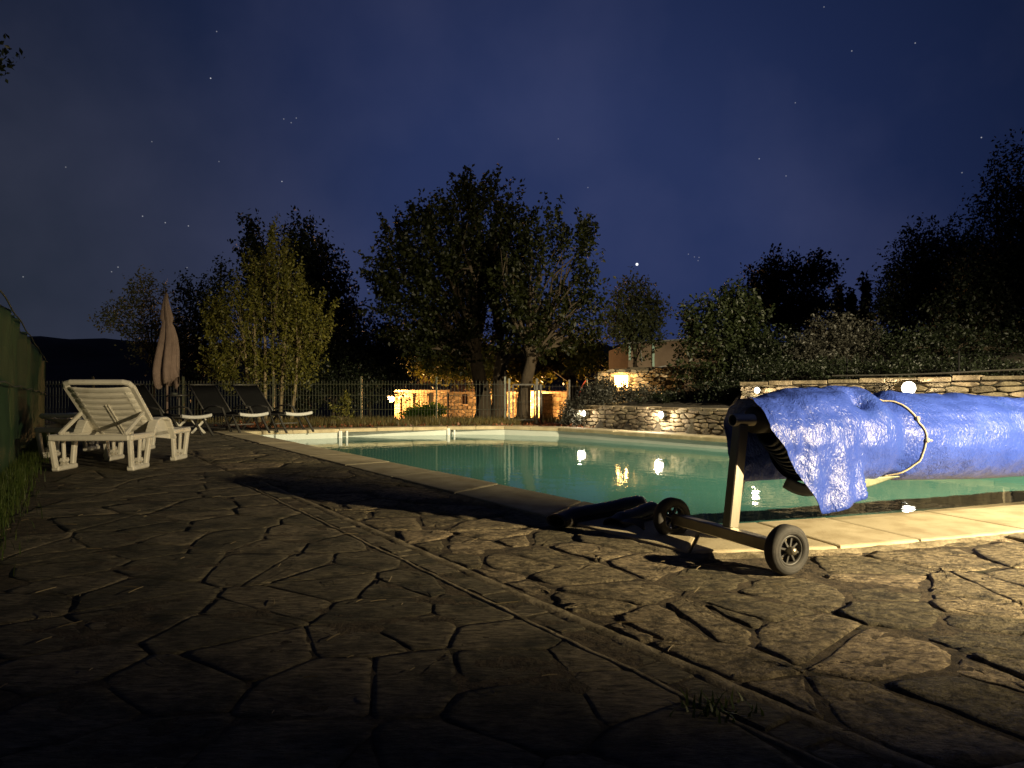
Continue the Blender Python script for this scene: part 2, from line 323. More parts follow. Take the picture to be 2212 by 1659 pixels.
ys = np.concatenate([-np.geomspace(300, 1.5, 18), np.arange(-1, 17.01, .2), np.geomspace(17.5, 450, 90)])
gm = MB(); rows = []
for y in ys:
    row = []
    for x in xs:
        z = hgt(x, y)
        if -6 < x < 7 and 2 < y < 14:
            dd, _ = pooldist((x, y))
            if dd < .2: z = -2.3
        row.append((x, y, z))
    rows.append(row)
gm.grid(rows); tag(gm.build('ground', M['earth'], smooth=True), kind='structure')

# ------------------------------------------------------------------ polygons: irregular stones
def clip(poly, nx, ny, c):
    out = []
    for i in range(len(poly)):
        a, b = poly[i], poly[(i + 1) % len(poly)]; da, db = nx * a[0] + ny * a[1] - c, nx * b[0] + ny * b[1] - c
        if da <= 0: out.append(a)
        if (da < 0 < db) or (db < 0 < da):
            t = da / (da - db); out.append((a[0] + t * (b[0] - a[0]), a[1] + t * (b[1] - a[1])))
    return out
def voronoi(pts, R_):
    A = np.array(pts); cells = []
    for i, p in enumerate(pts):
        d = np.hypot(A[:, 0] - p[0], A[:, 1] - p[1]); idx = [k for k in np.argsort(d)[1:26] if d[k] < 2 * R_]
        poly = [(p[0] - R_, p[1] - R_), (p[0] + R_, p[1] - R_), (p[0] + R_, p[1] + R_), (p[0] - R_, p[1] + R_)]
        for k in idx:
            q = pts[k]; nx, ny = q[0] - p[0], q[1] - p[1]; c = (q[0] ** 2 + q[1] ** 2 - p[0] ** 2 - p[1] ** 2) / 2
            poly = clip(poly, nx, ny, c)
            if len(poly) < 3: break
        cells.append(poly)
    return cells
def area(p): return .5 * sum(p[i][0] * p[(i + 1) % len(p)][1] - p[(i + 1) % len(p)][0] * p[i][1] for i in range(len(p)))
def cent(p): return (sum(q[0] for q in p) / len(p), sum(q[1] for q in p) / len(p))
def shrink(poly, g):
    out = poly
    for i in range(len(poly)):
        a, b = poly[i], poly[(i + 1) % len(poly)]; dx, dy = b[0] - a[0], b[1] - a[1]; l = math.hypot(dx, dy)
        if l < 1e-6: continue
        nx, ny = dy / l, -dx / l
        out = clip(out, nx, ny, nx * a[0] + ny * a[1] - g)
        if len(out) < 3: return None
    return out
def roundp(poly, k=.22, jit=0.0, sub=0):
    out = []
    for i in range(len(poly)):
        a, b = poly[i], poly[(i + 1) % len(poly)]
        out += [(a[0] + (b[0] - a[0]) * k, a[1] + (b[1] - a[1]) * k)]
        for q in range(sub):
            f = k + (1 - 2 * k) * (q + 1) / (sub + 1); out.append((a[0] + (b[0] - a[0]) * f, a[1] + (b[1] - a[1]) * f))
        out += [(a[0] + (b[0] - a[0]) * (1 - k), a[1] + (b[1] - a[1]) * (1 - k))]
    return [(x + random.uniform(-jit, jit), y + random.uniform(-jit, jit)) for x, y in out]
def stone_mesh(poly, MP, depth, bev, rough=.0, mid=True, tilt=(0, 0)):
    """poly in (u,v); MP(u,v,w)->xyz; w=0 is the visible face level"""
    n = len(poly); c = cent(poly); tw = lambda u, v: tilt[0] * (u - c[0]) + tilt[1] * (v - c[1])
    V = [MP(u, v, -depth) for u, v in poly] + [MP(u, v, tw(u, v) - bev) for u, v in poly]
    def sc(f, w): return [MP(c[0] + (u - c[0]) * f, c[1] + (v - c[1]) * f, tw(u, v) * f + w + random.uniform(-rough, rough)) for u, v in poly]
    r = math.sqrt(max(1e-4, abs(area(poly)) / math.pi)); f1 = max(.6, 1 - bev * 1.2 / r)
    V += sc(f1, 0); rings = 3
    if mid: V += sc(f1 * .55, rough); rings = 4
    V.append(MP(c[0], c[1], rough)); Fs = []
    for k in range(rings - 1): Fs += [(k * n + i, k * n + (i + 1) % n, (k + 1) * n + (i + 1) % n, (k + 1) * n + i) for i in range(n)]
    k = rings - 1; Fs += [(k * n + i, k * n + (i + 1) % n, rings * n) for i in range(n)]
    return V, Fs
def slate(x, y, new):
    c_, s_ = (.97, -.24) if new else (.995, .08); a, b = x * c_ - y * s_, x * s_ + y * c_
    n1 = mnoise.noise(Vector((a * 4.5, b * 11, 1.7 if new else 7.1))); st = n1 * 3.2; st = (math.floor(st) + sst(.72, 1, st - math.floor(st))) / 3.2
    return .0075 * st + .0040 * mnoise.noise(Vector((a * 16, b * 30, 3))) + .0022 * mnoise.noise(Vector((a * 44, b * 60, 5)))
def slate_mesh(poly, zt, tilt, new, rings=7, npt=34):
    out = poly; npt = len(poly)
    c = cent(out); V = [(u, v, zt - .04) for u, v in out]; am = 1.0 if new else .62
    for r in range(rings):
        f = 1 - (r / rings) ** 1.0
        for u, v in out:
            x, y = c[0] + (u - c[0]) * f, c[1] + (v - c[1]) * f
            V.append((x, y, zt + tilt[0] * (x - c[0]) + tilt[1] * (y - c[1]) + am * slate(x, y, new) - ((.0045 if new else .0014) if r == 0 else 0)))
    V.append((c[0], c[1], zt + am * slate(c[0], c[1], new))); Fs = []
    for r in range(rings): Fs += [(r * npt + i, r * npt + (i + 1) % npt, (r + 1) * npt + (i + 1) % npt, (r + 1) * npt + i) for i in range(npt)]
    Fs += [(rings * npt + i, rings * npt + (i + 1) % npt, (rings + 1) * npt) for i in range(npt)]
    return V, Fs
def mesh_obj(name, V, Fs, mat, parent, smooth=False):
    me = bpy.data.meshes.new(name); me.from_pydata(V, [], Fs); me.update(); return link(name, me, mat, parent, smooth)

# ------------------------------------------------------------------ swimming pool
pool = tag(empty('swimming_pool', (0, 7, 0)), 'long light-lined garden pool with pale stone coping', 'pool')
pool_inv = Vector((0, 7, 0))
def child(o, parent):
    o.parent = parent; o.matrix_parent_inverse = Matrix.Translation(-Vector(parent.location)) if parent.rotation_euler.z == 0 else parent.matrix_world.inverted(); return o
lm = MB(); n = len(outline)
for i in range(n):
    a, b = outline[i], outline[(i + 1) % n]; lm.add([(*a, -.005), (*b, -.005), (*b, -1.55), (*a, -1.55)], [(3, 2, 1, 0)])
    dx, dy = b[0] - a[0], b[1] - a[1]
lm.add([(*p, -1.55) for p in outline], [tuple(range(n))[::-1]])
child(lm.build('liner', M['liner']), pool)
wm = MB(); wm.add([(*p, -.135) for p in outline], [tuple(range(n))[::-1]])
tag(wm.build('water', M['water']), kind='structure')
for x in (735, 968):
    c = P2(x, 929 if x < 900 else 923.4)
    child(MB().box((c[0] + .012, c[1] - .035, -.40), (.055, .05, .78), None, .008).build('corner_trim', M['trim']), pool)
    child(MB().box((c[0] + .115, c[1] + .0, -.40), (.03, .05, .78), None, .008).build('corner_trim', M['trim']), pool)
# dense outline, offset, coping stones
def offs(poly, d):
    out = []; m = len(poly)
    for i in range(m):
        p0, p1, p2 = Vector(poly[i - 1]), Vector(poly[i]), Vector(poly[(i + 1) % m])
        e1, e2 = (p1 - p0).normalized(), (p2 - p1).normalized(); n1, n2 = Vector((-e1.y, e1.x)), Vector((-e2.y, e2.x))
        b = n1 + n2; b = b.normalized() if b.length > .1 else n1
        out.append(tuple(p1 + b * d / max(.45, b.dot(n1))))
    return out
# smooth outline for the curved stretch
smooth_out = [outline[i] for i in (0, 1, 2, 4)] + far
wide, slim = offs(smooth_out, .56), offs(smooth_out, .36)              # the near end has broader slabs
NW = len(smooth_out); mixw = lambda lo, hi: [tuple(Vector(lo[i]).lerp(Vector(hi[i]), 1.0 if i >= NW - 5 else .55 if i == 0 else .5 if i == NW - 6 else 0)) for i in range(NW)]
inn, outr = offs(smooth_out, -.025), mixw(slim, wide)
Cop = []
for i in range(len(smooth_out)):
    a0, a1 = Vector(inn[i]), Vector(inn[(i + 1) % len(inn)]); b0, b1 = Vector(outr[i]), Vector(outr[(i + 1) % len(inn)])
    k = max(1, round((a1 - a0).length / (.98 if i == 0 else .62)))
    for j in range(k):
        f0, f1 = j / k, (j + 1) / k; g = .004 / max(.2, (a1 - a0).length)
        Cop.append([a0.lerp(a1, f0 + g), a0.lerp(a1, f1 - g), b0.lerp(b1, f1 - g), b0.lerp(b1, f0 + g)])
for q in Cop:
    V = []; dz = random.uniform(-.003, .003)
    c = sum(q, Vector((0, 0))) / 4
    def ring(f, z): return [(*(c + (p - c) * f), z + dz) for p in q]
    V = ring(1, -.035) + ring(1, .010) + ring(.985, .020) + ring(.95, .023)
    Fs = [(k * 4 + i, (k * 4 + (i + 1) % 4), (k + 1) * 4 + (i + 1) % 4, (k + 1) * 4 + i) for k in range(3) for i in range(4)] + [(12, 13, 14, 15)]
    Fs = [f[::-1] for f in Fs]
    child(mesh_obj('coping_stone', V, Fs, M['coping'], None), pool)

# crumbling mortar along the outer edge of the coping
skm = MB(); rr = []; o1 = mixw(offs(smooth_out, .352), offs(smooth_out, .552)); 
for i in range(len(o1)):
    a, b = Vector(o1[i]), Vector(o1[(i + 1) % len(o1)]); e = (b - a).normalized(); nn = Vector((-e.y, e.x)); k = max(2, int((b - a).length / .035))
    for j in range(k):
        p = a.lerp(b, j / k); q = mnoise.noise(Vector((p.x * 9, p.y * 9, 0))); q2 = mnoise.noise(Vector((p.x * 31, p.y * 31, 4)))
        rr.append([(*p, .012 + .006 * q2), (*(p + nn * (.018 + .008 * q2)), .009 + .006 * q), (*(p + nn * (.045 + .03 * q + .012 * q2)), .000), (*(p + nn * (.07 + .04 * q)), -.02)])
rr.append(rr[0]); skm.grid(rr); child(skm.build('mortar_edge', M['mortar'], None, True), pool)

# ------------------------------------------------------------------ paving
S0 = Vector(P2(540, 1040)); Sd = (Vector(P2(1300, 1385)) - S0).normalized(); Sn = Vector((-Sd.y, Sd.x))   # narrow course; Sn to the pool side
if Sn.dot(Vector((0.4, 4.3)) - S0) < 0: Sn = -Sn
def strip_d(p): return (Vector(p) - S0).dot(Sn)
pav = MB(); bx = np.concatenate([np.arange(-5.2, 5.4, .15)]); 
prow = []
gx = np.arange(-6.2, 5.5, .09); gy = np.concatenate([np.arange(.1, 5, .05), np.arange(5, 13, .15)])
for y in gy:
    prow.append([(x, y, -2.25 if pooldist((x, y))[0] < .24 else (-.0065 if strip_d((x, y)) > 0 else -.0030) + .003 * mnoise.noise(Vector((x * 3, y * 3, 0))) + .003 * mnoise.noise(Vector((x * 17, y * 17, 4)))) for x in gx])
pav.grid(prow)
paving = tag(pav.build('paving', M['bed'], smooth=True), kind='structure')
def fence_side(p): return (p[0] + 3.68) * .855 + (p[1] - 5.1) * .517          # >0 on the pool side of the windbreak
pts = []
y = .25
while y < 12.6:
    sp = .225 if y < 3.4 else .29 if y < 6 else .42
    x = -5.6
    while x < 4.4:
        if random.random() < .82: pts.append((x + random.uniform(-.5, .5) * sp * 1.5, y + random.uniform(-.5, .5) * sp))
        if random.random() < .16: pts.append((x + random.uniform(-.5, .5) * sp * 1.5, y + random.uniform(-.5, .5) * sp))
        x += sp * 1.45
    y += sp
cells = voronoi(pts, 1.1)
stones = []
pieces = []
for p, poly in zip(pts, cells):
    if len(poly) < 3: continue
    if p[1] > 8.5: pieces.append((1, poly)); continue
    pieces.append((1, clip(poly, -Sn.x, -Sn.y, -(S0.dot(Sn) + (.085 if p[1] < 5.6 else 0)))))
    pieces.append((-1, clip(poly, Sn.x, Sn.y, S0.dot(Sn) - (.080 if p[1] < 5.6 else 0))))
for sd, poly in pieces:
    if len(poly) < 3 or abs(area(poly)) < .01: continue
    c = cent(poly); dd, k = pooldist(c)
    if dd < -.05: continue
    a, b = outline[k], outline[(k + 1) % n]; e = (Vector(b) - Vector(a)).normalized(); nn = Vector((-e.y, e.x))
    if nn.dot(Vector(c) - Vector(a)) < 0: nn = -nn
    if dd < 1.2: poly = clip(poly, -nn.x, -nn.y, -(nn.dot(Vector(a)) + .365))
    if len(poly) < 3 or abs(area(poly)) < .012: continue
    c = cent(poly)
    if fence_side(c) < .25 or pooldist(c)[0] < .3: continue
    d_wall = (Vector(c) - WL0).dot(WLn)
    if d_wall > -.03 or c[1] > 12.9: continue
    poly = shrink(poly, random.uniform(.004, .013) if sd > 0 else random.uniform(.0008, .003))
    if not poly or abs(area(poly)) < .008: continue
    poly = roundp(poly, .09, .008 if sd > 0 else .003, 3)
    vis = abs(area(poly)) / max(.6, c[1]) ** 3 if abs(c[0]) < .85 * c[1] + .3 and c[1] > 1.0 else 0
    stones.append((vis, poly, sd > 0 and c[1] < 8))
stones.sort(key=lambda s: -s[0])
restV = MB()
for i, (vis, poly, new) in enumerate(stones):
    zt = random.uniform(-.003, .003) if new else random.uniform(-.0007, .0007)
    tl = (random.uniform(-.010, .010), random.uniform(-.010, .010)) if new else (random.uniform(-.002, .002), random.uniform(-.002, .002))
    if i < 200: V, Fs = slate_mesh(poly, zt, tl, new, 8 if i < 90 else 5, 40 if i < 90 else 26)
    else: V, Fs = stone_mesh(poly, lambda u, v, w: (u, v, w + zt), .04, .004 if new else .002, .0012 if new else .0008, True, tl)
    if i < 300 and vis > 0: mesh_obj('flagstone', V, Fs, M['flag'] if new else M['flag_old'], paving, i < 200)
    else: restV.add(V, Fs)
if restV.v and 1: tag(restV.build('flagstones_beyond', M['flag_old'], paving), kind='stuff')
# the narrow course with its two mortar lines
along = 0.0
while along < 5.0:
    w = random.uniform(.07, .16); a = S0 + Sd * (along + .008); b = S0 + Sd * (along + w)
    q = [a - Sn * .055, b - Sn * .055, b + Sn * .04, a + Sn * .04]
    poly = [tuple(p + Vector((random.uniform(-.006, .006), random.uniform(-.006, .006)))) for p in q]
    if area(poly) < 0: poly = poly[::-1]
    zt = random.uniform(-.006, .002)
    V, Fs = stone_mesh(poly, lambda u, v, w_: (u, v, w_ + zt), .03, .004, .001, False)
    mesh_obj('border_stone', V, Fs, M['flag_old'], paving); along += w
mm = MB()
for off, wd_ in ((.066, .036), (-.070, .016)):
    rr = []
    for i in range(300):
        f = i / 299 * 5.0; c = S0 + Sd * f; j = .010 * mnoise.noise(Vector((f * 6, off * 50, 0))); h = .0005 + .003 * mnoise.noise(Vector((f * 14, off * 90, 2))) + .002 * mnoise.noise(Vector((f * 60, off * 90, 2)))
        rr.append([(*(c + Sn * (off - wd_ + j)), -.012), (*(c + Sn * (off - wd_ * .4 + j)), h), (*(c + Sn * (off + wd_ * .4 + j)), h), (*(c + Sn * (off + wd_ + j)), -.012)])
    mm.grid(rr)
mm.build('mortar_line', M['mortar'], paving, True)

# ------------------------------------------------------------------ rubble walls
def rubble(name, mat, parent, P, D, Nn, L_, zf, zt, su, sv, depth=.10, gap=.012, holes=(), proud=.02):
    """face from P along D (length L_), zf(s)..zt(s); Nn = outward normal (2D)"""
    pts = []; v = -.2; k = 0; zmin = min(zf(0), zf(L_)); zmax = max(zt(0), zt(L_), zt(L_ / 2))
    while v < zmax - zmin + sv:
        u = -su * random.random()
        while u < L_ + su:
            w = su * random.choice((.55, .8, 1, 1.3, 1.7)); pts.append(((u + w / 2) / 1.0, (v + random.uniform(-.3, .3) * sv) * (su / sv))); u += w
        v += sv
    ky = sv / su
    cells = voronoi(pts, su * 2.2)
    out = []
    for poly in cells:
        if len(poly) < 3: continue
        poly = [(u, v * ky + zmin) for u, v in poly]
        poly = clip(poly, -1, 0, 0); poly = clip(poly, 1, 0, L_) if len(poly) > 2 else poly
        if len(poly) < 3: continue
        c = cent(poly); poly = clip(poly, 0, 1, zt(c[0])); poly = clip(poly, 0, -1, -zf(c[0])) if len(poly) > 2 else poly
        if len(poly) < 3: continue
        for (h0, h1, h2, h3) in holes:
            c = cent(poly)
            if h0 < c[0] < h1 and h2 < c[1] < h3: poly = []; break
            for (nx, ny, cc, test) in ((1, 0, h0, c[0] <= h0), (-1, 0, -h1, c[0] >= h1), (0, 1, h2, c[1] <= h2), (0, -1, -h3, c[1] >= h3)):
                if test and h0 - su < c[0] < h1 + su and h2 - sv * 2 < c[1] < h3 + sv * 2: poly = clip(poly, nx, ny, cc); break
            if len(poly) < 3: break
        if len(poly) < 3: continue
        poly = shrink(poly, gap / 2)
        if not poly or abs(area(poly)) < su * sv * .06: continue
        poly = roundp(poly, .22, gap * .25)
        pr = random.uniform(-proud, proud * .3)
        def MP(u, v, w): p = P + D * u + Nn * (w + pr); return (p.x, p.y, v)
        tl = (random.uniform(-.12, .12), random.uniform(-.12, .12))
        V, Fs = stone_mesh(poly, MP, depth, min(.012, sv * .12), .004, False, tl)
        a, b, c_ = [Vector(V[i]) for i in Fs[-1]]
        if (b - a).cross(c_ - a).dot(Vector((Nn.x, Nn.y, 0))) < 0: Fs = [f[::-1] for f in Fs]
        out.append(mesh_obj('stone', V, Fs, mat, parent))
    return out
def slab(mb, P, D, Nn, s0, s1, z0, z1, n0, n1):
    c = [P + D * s0 + Nn * n0, P + D * s1 + Nn * n0, P + D * s1 + Nn * n1, P + D * s0 + Nn * n1]
    vs = [(p.x, p.y, z0) for p in c] + [(p.x, p.y, z1) for p in c]
    return mb.add(vs, [(0, 3, 2, 1), (4, 5, 6, 7), (0, 1, 5, 4), (1, 2, 6, 5), (2, 3, 7, 6), (3, 0, 4, 7)])
wl = tag(empty('stone_wall'), 'low dry stone garden wall behind the pool, carrying two round white lamps', 'wall')
b = MB(); slab(b, WL0, WLd, -WLn, .0, 7.0, -.1, .33, -.38, -.05); b.build('wall_core', M['wallback'], wl)
rubble('lw', M['wallstone'], wl, WL0, WLd, -WLn, 4.6, lambda s: -.03, lambda s: .362 + .01 * math.sin(s * 3), .20, .072, gap=.013)
b = MB(); slab(b, WL0, WLd, -WLn, 4.62, 7.0, -.03, .36, -.2, 0); b.build('wall_end', M['wallstone'], wl)
for i in range(16):   # rough cap stones
    s = i * .29; w = random.uniform(.22, .28)
    c = WL0 + WLd * (s + .145) + WLn * .19; Mx = Matrix((Vector((WLd.x, WLd.y, 0)), Vector((WLn.x, WLn.y, 0)), Vector((0, 0, 1)))).transposed()
    MB().box((c.x, c.y, .372 + random.uniform(-.006, .012)), (w, .36, .045), Mx, .012).build('cap_stone', M['wallstone'], wl)
wu = tag(empty('stone_wall'), 'taller stone retaining wall at right, rising above the blue tarpaulin', 'wall')
zu = lambda s: .775 + .028 * s
b = MB(); slab(b, WU0, WUd, -WUn, .02, 7.5, -.1, .74, -.45, -.05); b.build('wall_core', M['wallback'], wu)
rubble('uw', M['wallstone'], wu, WU0, WUd, -WUn, 4.6, lambda s: .30, lambda s: .745 + .02 * s, .27, .085, gap=.014)
e2 = WU0 + WUn * .45
rubble('ue', M['wallstone'], wu, e2, -WUn, -WUd, .45, lambda s: .0, lambda s: .745, .22, .085, gap=.014)
s = 0.0
while s < 6.5:
    w = random.uniform(.28, .55); c = WU0 + WUd * (s + w / 2) + WUn * .2; Mx = Matrix((Vector((WUd.x, WUd.y, 0)), Vector((WUn.x, WUn.y, 0)), Vector((0, 0, 1)))).transposed()
    MB().box((c.x, c.y, .775 + .02 * s + random.uniform(-.004, .01)), (w - .012, .46, .06 + random.uniform(-.01, .01)), Mx, .01).build('cap_stone', M['wallstone'], wu); s += w
MB().tube([(*(WU0 + WUd * s + WUn * .3), .86 + .022 * s + .012 * math.sin(s * 2)) for s in np.linspace(1.3, 6.5, 12)], .012, 6).build('pipe', M['darkmetal'], wu)

# ------------------------------------------------------------------ lamps
def light(name, loc, power, color, parent, size=.05, spot=None, aim=None, blend=.6):
    ld = bpy.data.lights.new(name, 'SPOT' if spot else 'POINT'); ld.energy = power; ld.color = color; ld.shadow_soft_size = size
    o = bpy.data.objects.new(name, ld); COL.objects.link(o); o.location = loc
    if spot:
        ld.spot_size = spot; ld.spot_blend = blend; o.rotation_euler = (Vector(aim) - Vector(loc)).to_track_quat('-Z', 'Y').to_euler()
    if parent: o.parent = parent
    return o
def wall_lamp(loc, nrm2, size, label, power, color=(1, .86, .62)):
    t = empty('wall_lamp', loc); tag(t, label, 'lamp', 'round lamps on the stone walls')
    nv = Vector((nrm2.x, nrm2.y, 0))
    MB().lathe([(-.02, .001), (-.02, size * .9), (.02, size * 1.12), (.05, size * 1.12), (.052, size)], (0, 0, 0), nv, 18).build('housing', M['lamp'], t)
    MB().lathe([(.045, size), (.06, size * .85), (.075, size * .5), (.08, .001)], (0, 0, 0), nv, 18).build('lens', M['bulbwhite'], t, True)
    MB().box((-nv.x * .04, -nv.y * .04, 0), (.05, .05, .05)).build('bracket', M['lamp'], t)
    sd2 = Vector((-nv.y, nv.x, 0)); MB().add([tuple(nv * a_ + sd2 * b_ + Vector((0, 0, size * 1.35 + c_))) for c_ in (0, .012) for a_, b_ in ((-.06, -.22), (.20, -.16), (.20, .16), (-.06, .22))], [(0, 3, 2, 1), (4, 5, 6, 7), (0, 1, 5, 4), (1, 2, 6, 5), (2, 3, 7, 6), (3, 0, 4, 7)]).build('added_hood', M['wallstone'], t)  # added plate over the lens, keeps lamp light off the bank above
    light('lamp_light', nv * .13 + Vector((0, 0, -.01)), power * 2.0, color, t, .04)
    return t
def on_wall(P, D, x):      # distance along a wall for a photo column
    k = (x - 1106) / F; return (k * P.y - P.x) / (D.x - k * D.y)
for x, y, P, D, Nn, sz, pw, lab in (
    (1270, 893, WL0, WLd, -WLn, .050, 7, 'small lit lamp at the end of the low stone wall beside the bush'),
    (1437, 896, WL0, WLd, -WLn, .056, 18, 'white lamp shining in the middle of the low stone wall'),
    (1641, 843, WU0, WUd, -WUn, .045, 6, 'small lamp near the corner of the taller stone wall, just above the tarpaulin'),
    (1967, 838, WU0, WUd, -WUn, .085, 11, 'brightest lamp on the taller wall above the blue roll')):
    s = on_wall(P, D, x); p = P + D * s + Nn * .05
    wall_lamp((p.x, p.y, CH - (y - HZ) * p.y / F), Nn, sz, lab, pw)
# flood lamp on a post beside the terrace (just outside the picture; it throws the reel's long shadow)
fl = tag(empty('flood_lamp', (3.45, 1.1, 0)), 'flood lamp on a short post at the right of the terrace', 'lamp')
MB().bar((0, 0, 0), (0, 0, 1.08), .06, .06).build('post', M['lamp'], fl)
MB().box((-.0, 0, 1.15), (.16, .10, .12), Matrix.Rotation(R(30), 3, 'Z'), .01).build('housing', M['lamp'], fl)
light('lamp_light', (-.05, .08, 1.15), 1900, (1, .80, .47), fl, .018, R(136), (-2.0, 6.0, .2), .95)
MB().bar((-.05 - .018, .08 + .14, 1.15), (-.05 + .18, .08 + .10, 1.15), .012, .30).build('added_shield', M['lamp'], fl)  # added plate, cuts the beam off from the bushes at right
fm_ = tag(empty('flood_lamp', (9.0, -1.0, 0)), 'added fill lamp high on a mast, out of view at the right', 'lamp')  # added fill lamp, brightens the far pool, liner and trees
MB().tube([(0, 0, 0), (0, 0, 4.6)], .04, 10).build('mast', M['lamp'], fm_)
MB().box((0, 0, 4.62), (.26, .12, .18), Matrix.Rotation(R(40), 3, 'Z'), .01).build('housing', M['lamp'], fm_)
light('lamp_light', (-.15, .14, 4.55), 21000, (1, .84, .52), fm_, .05, R(66), (-4.0, 8.6, .2), .85)

# ------------------------------------------------------------------ pool cover reel
near, farw = Vector(G(1691, 1238)), Vector(G(1457, 1163))
ctr = (near + farw) / 2; cdir = (near - farw).normalized(); ud = Vector((-cdir.y, cdir.x, 0)); nd = cdir.copy()     # nd points towards the camera side
reel = tag(empty('pool_cover_reel', ctr), 'steel pool cover reel stand on two black wheels at the poolside', 'cover reel')
WR = .094
def L3(t, nn, z): return ud * t + nd * nn + Vector((0, 0, z))                    # local to the reel
TOP = L3(.095, .0, .548)
def stand(t0, flip=1):
    MB().bar(L3(t0, -.33, WR), L3(t0, .33, WR), .045, .05, bev=.004).build('crossbar', M['steel'], reel)
    MB().bar(L3(t0 + .022, .02, WR + .02), TOP + ud * t0, .05, .05, up=nd, bev=.004).build('upright', M['steel'], reel)
    for sg in (-1, 1):
        c = L3(t0, sg * .36, WR)
        ax = nd * sg
        prof = [(-.026, .060), (-.028, .072), (-.026, .086), (-.016, WR), (.016, WR), (.026, .086), (.028, .072), (.026, .060), (.012, .056), (-.012, .056)]
        w = MB().lathe(prof, c, ax, 40, True).build('wheel', M['rubber'], reel, True)
        for rr_ in (.066, .079):
            MB().lathe([(.0255, rr_ - .0025), (.0295, rr_), (.0255, rr_ + .0025)], c, ax, 40).build('tyre_ridge', M['rubber'], w, True)
        rim = MB().lathe([(.020, .058), (.024, .052), (.014, .049), (-.014, .049), (-.024, .052), (-.020, .058)], c, ax, 32).build('rim', M['rim'], w, True)
        x = ax.cross(Vector((0, 0, 1))).normalized(); zz = Vector((0, 0, 1))
        for k in range(8):
            a = k * math.pi / 4 + .25; dr = x * math.cos(a) + zz * math.sin(a)
            MB().bar(c + dr * .012 + ax * .006, c + dr * .052 + ax * .004, .007, .020, up=ax).build('spoke', M['rim'], w)
        MB().lathe([(-.03, .016), (.03, .016), (.040, .013), (.042, .001)], c, ax, 20).build('hub', M['steel'], w, True)
stand(0); stand(5.3)
a, b_ = TOP - ud * .045 + Vector((0, 0, .018)), TOP + ud * 5.35 + Vector((0, 0, -.02))
pipe = MB(); dv = (b_ - a); n_ = dv.normalized(); ln = dv.length
pipe.lathe([(0.001, .023), (0, .026), (ln, .026), (ln - .001, .023), (.002, .023)], a, n_, 24)
pipe.build('axle_tube', M['alu'], reel, True)
MB().lathe([(0, .022), (0, .058), (.10, .058), (.10, .022)], a + n_ * .11, n_, 28).build('hub_collar', M['rim'], reel, True)
# rolled solar cover
RC = lambda t: .485 - .026 * t
cov = tag(empty('rolled_pool_cover', ctr), 'dark bubble pool cover wound on the reel under the tarpaulin', 'pool cover')
cm = MB(); nr = 9
for i in range(nr):
    r = .075 + .0125 * i; t0 = .25 + .022 * i; cz = RC(t0) + .045 - .0055 * i
    prof = []
    for q in range(2): pass
    c = L3(t0, 0, cz)
    cm.lathe([(.25, r - .016), (.0, r - .013), (-.010, r - .006), (-.006, r), (.012, r + .002), (.25, r + .002)], c, ud + nd * .02 * math.sin(i * 2.1), 40)
cm.build('cover_layers', M['cover'], cov, True)
body = MB(); pr = []
for t in np.linspace(.40, 5.0, 40):
    r = .168 + .005 * math.sin(t * 4)
    pr.append([tuple(L3(t, r * math.sin(a_), RC(t) - .012 + r * math.cos(a_))) for a_ in np.linspace(0, 2 * math.pi, 40)])
body.grid(pr); body.build('cover_roll', M['cover'], cov, True)
# pale lip of the cover under the roll and the loose dark edge at the left
lip = []
for t in np.linspace(.64, .98, 40):
    k = sst(.62, .70, t) * (1 - sst(.70, .97, t)); w = .045 * k + .004
    lip.append([tuple(L3(t, .105 - .02 * q, RC(t) - .165 - w * q)) for q in np.linspace(0, 1, 6)])
solid(MB().grid(lip).build('edge_band', M['coverlip'], cov, True), .004)
le = []
for i, t in enumerate(np.linspace(.30, .50, 10)):
    f = i / 9; le.append([tuple(L3(t, .06 + .05 * f - .03 * q, .355 - .075 * math.sin(math.pi * (.15 + .6 * f)) - .05 * q)) for q in np.linspace(0, 1, 5)])
solid(MB().grid(le).build('loose_edge', M['cover'], cov, True), .008)
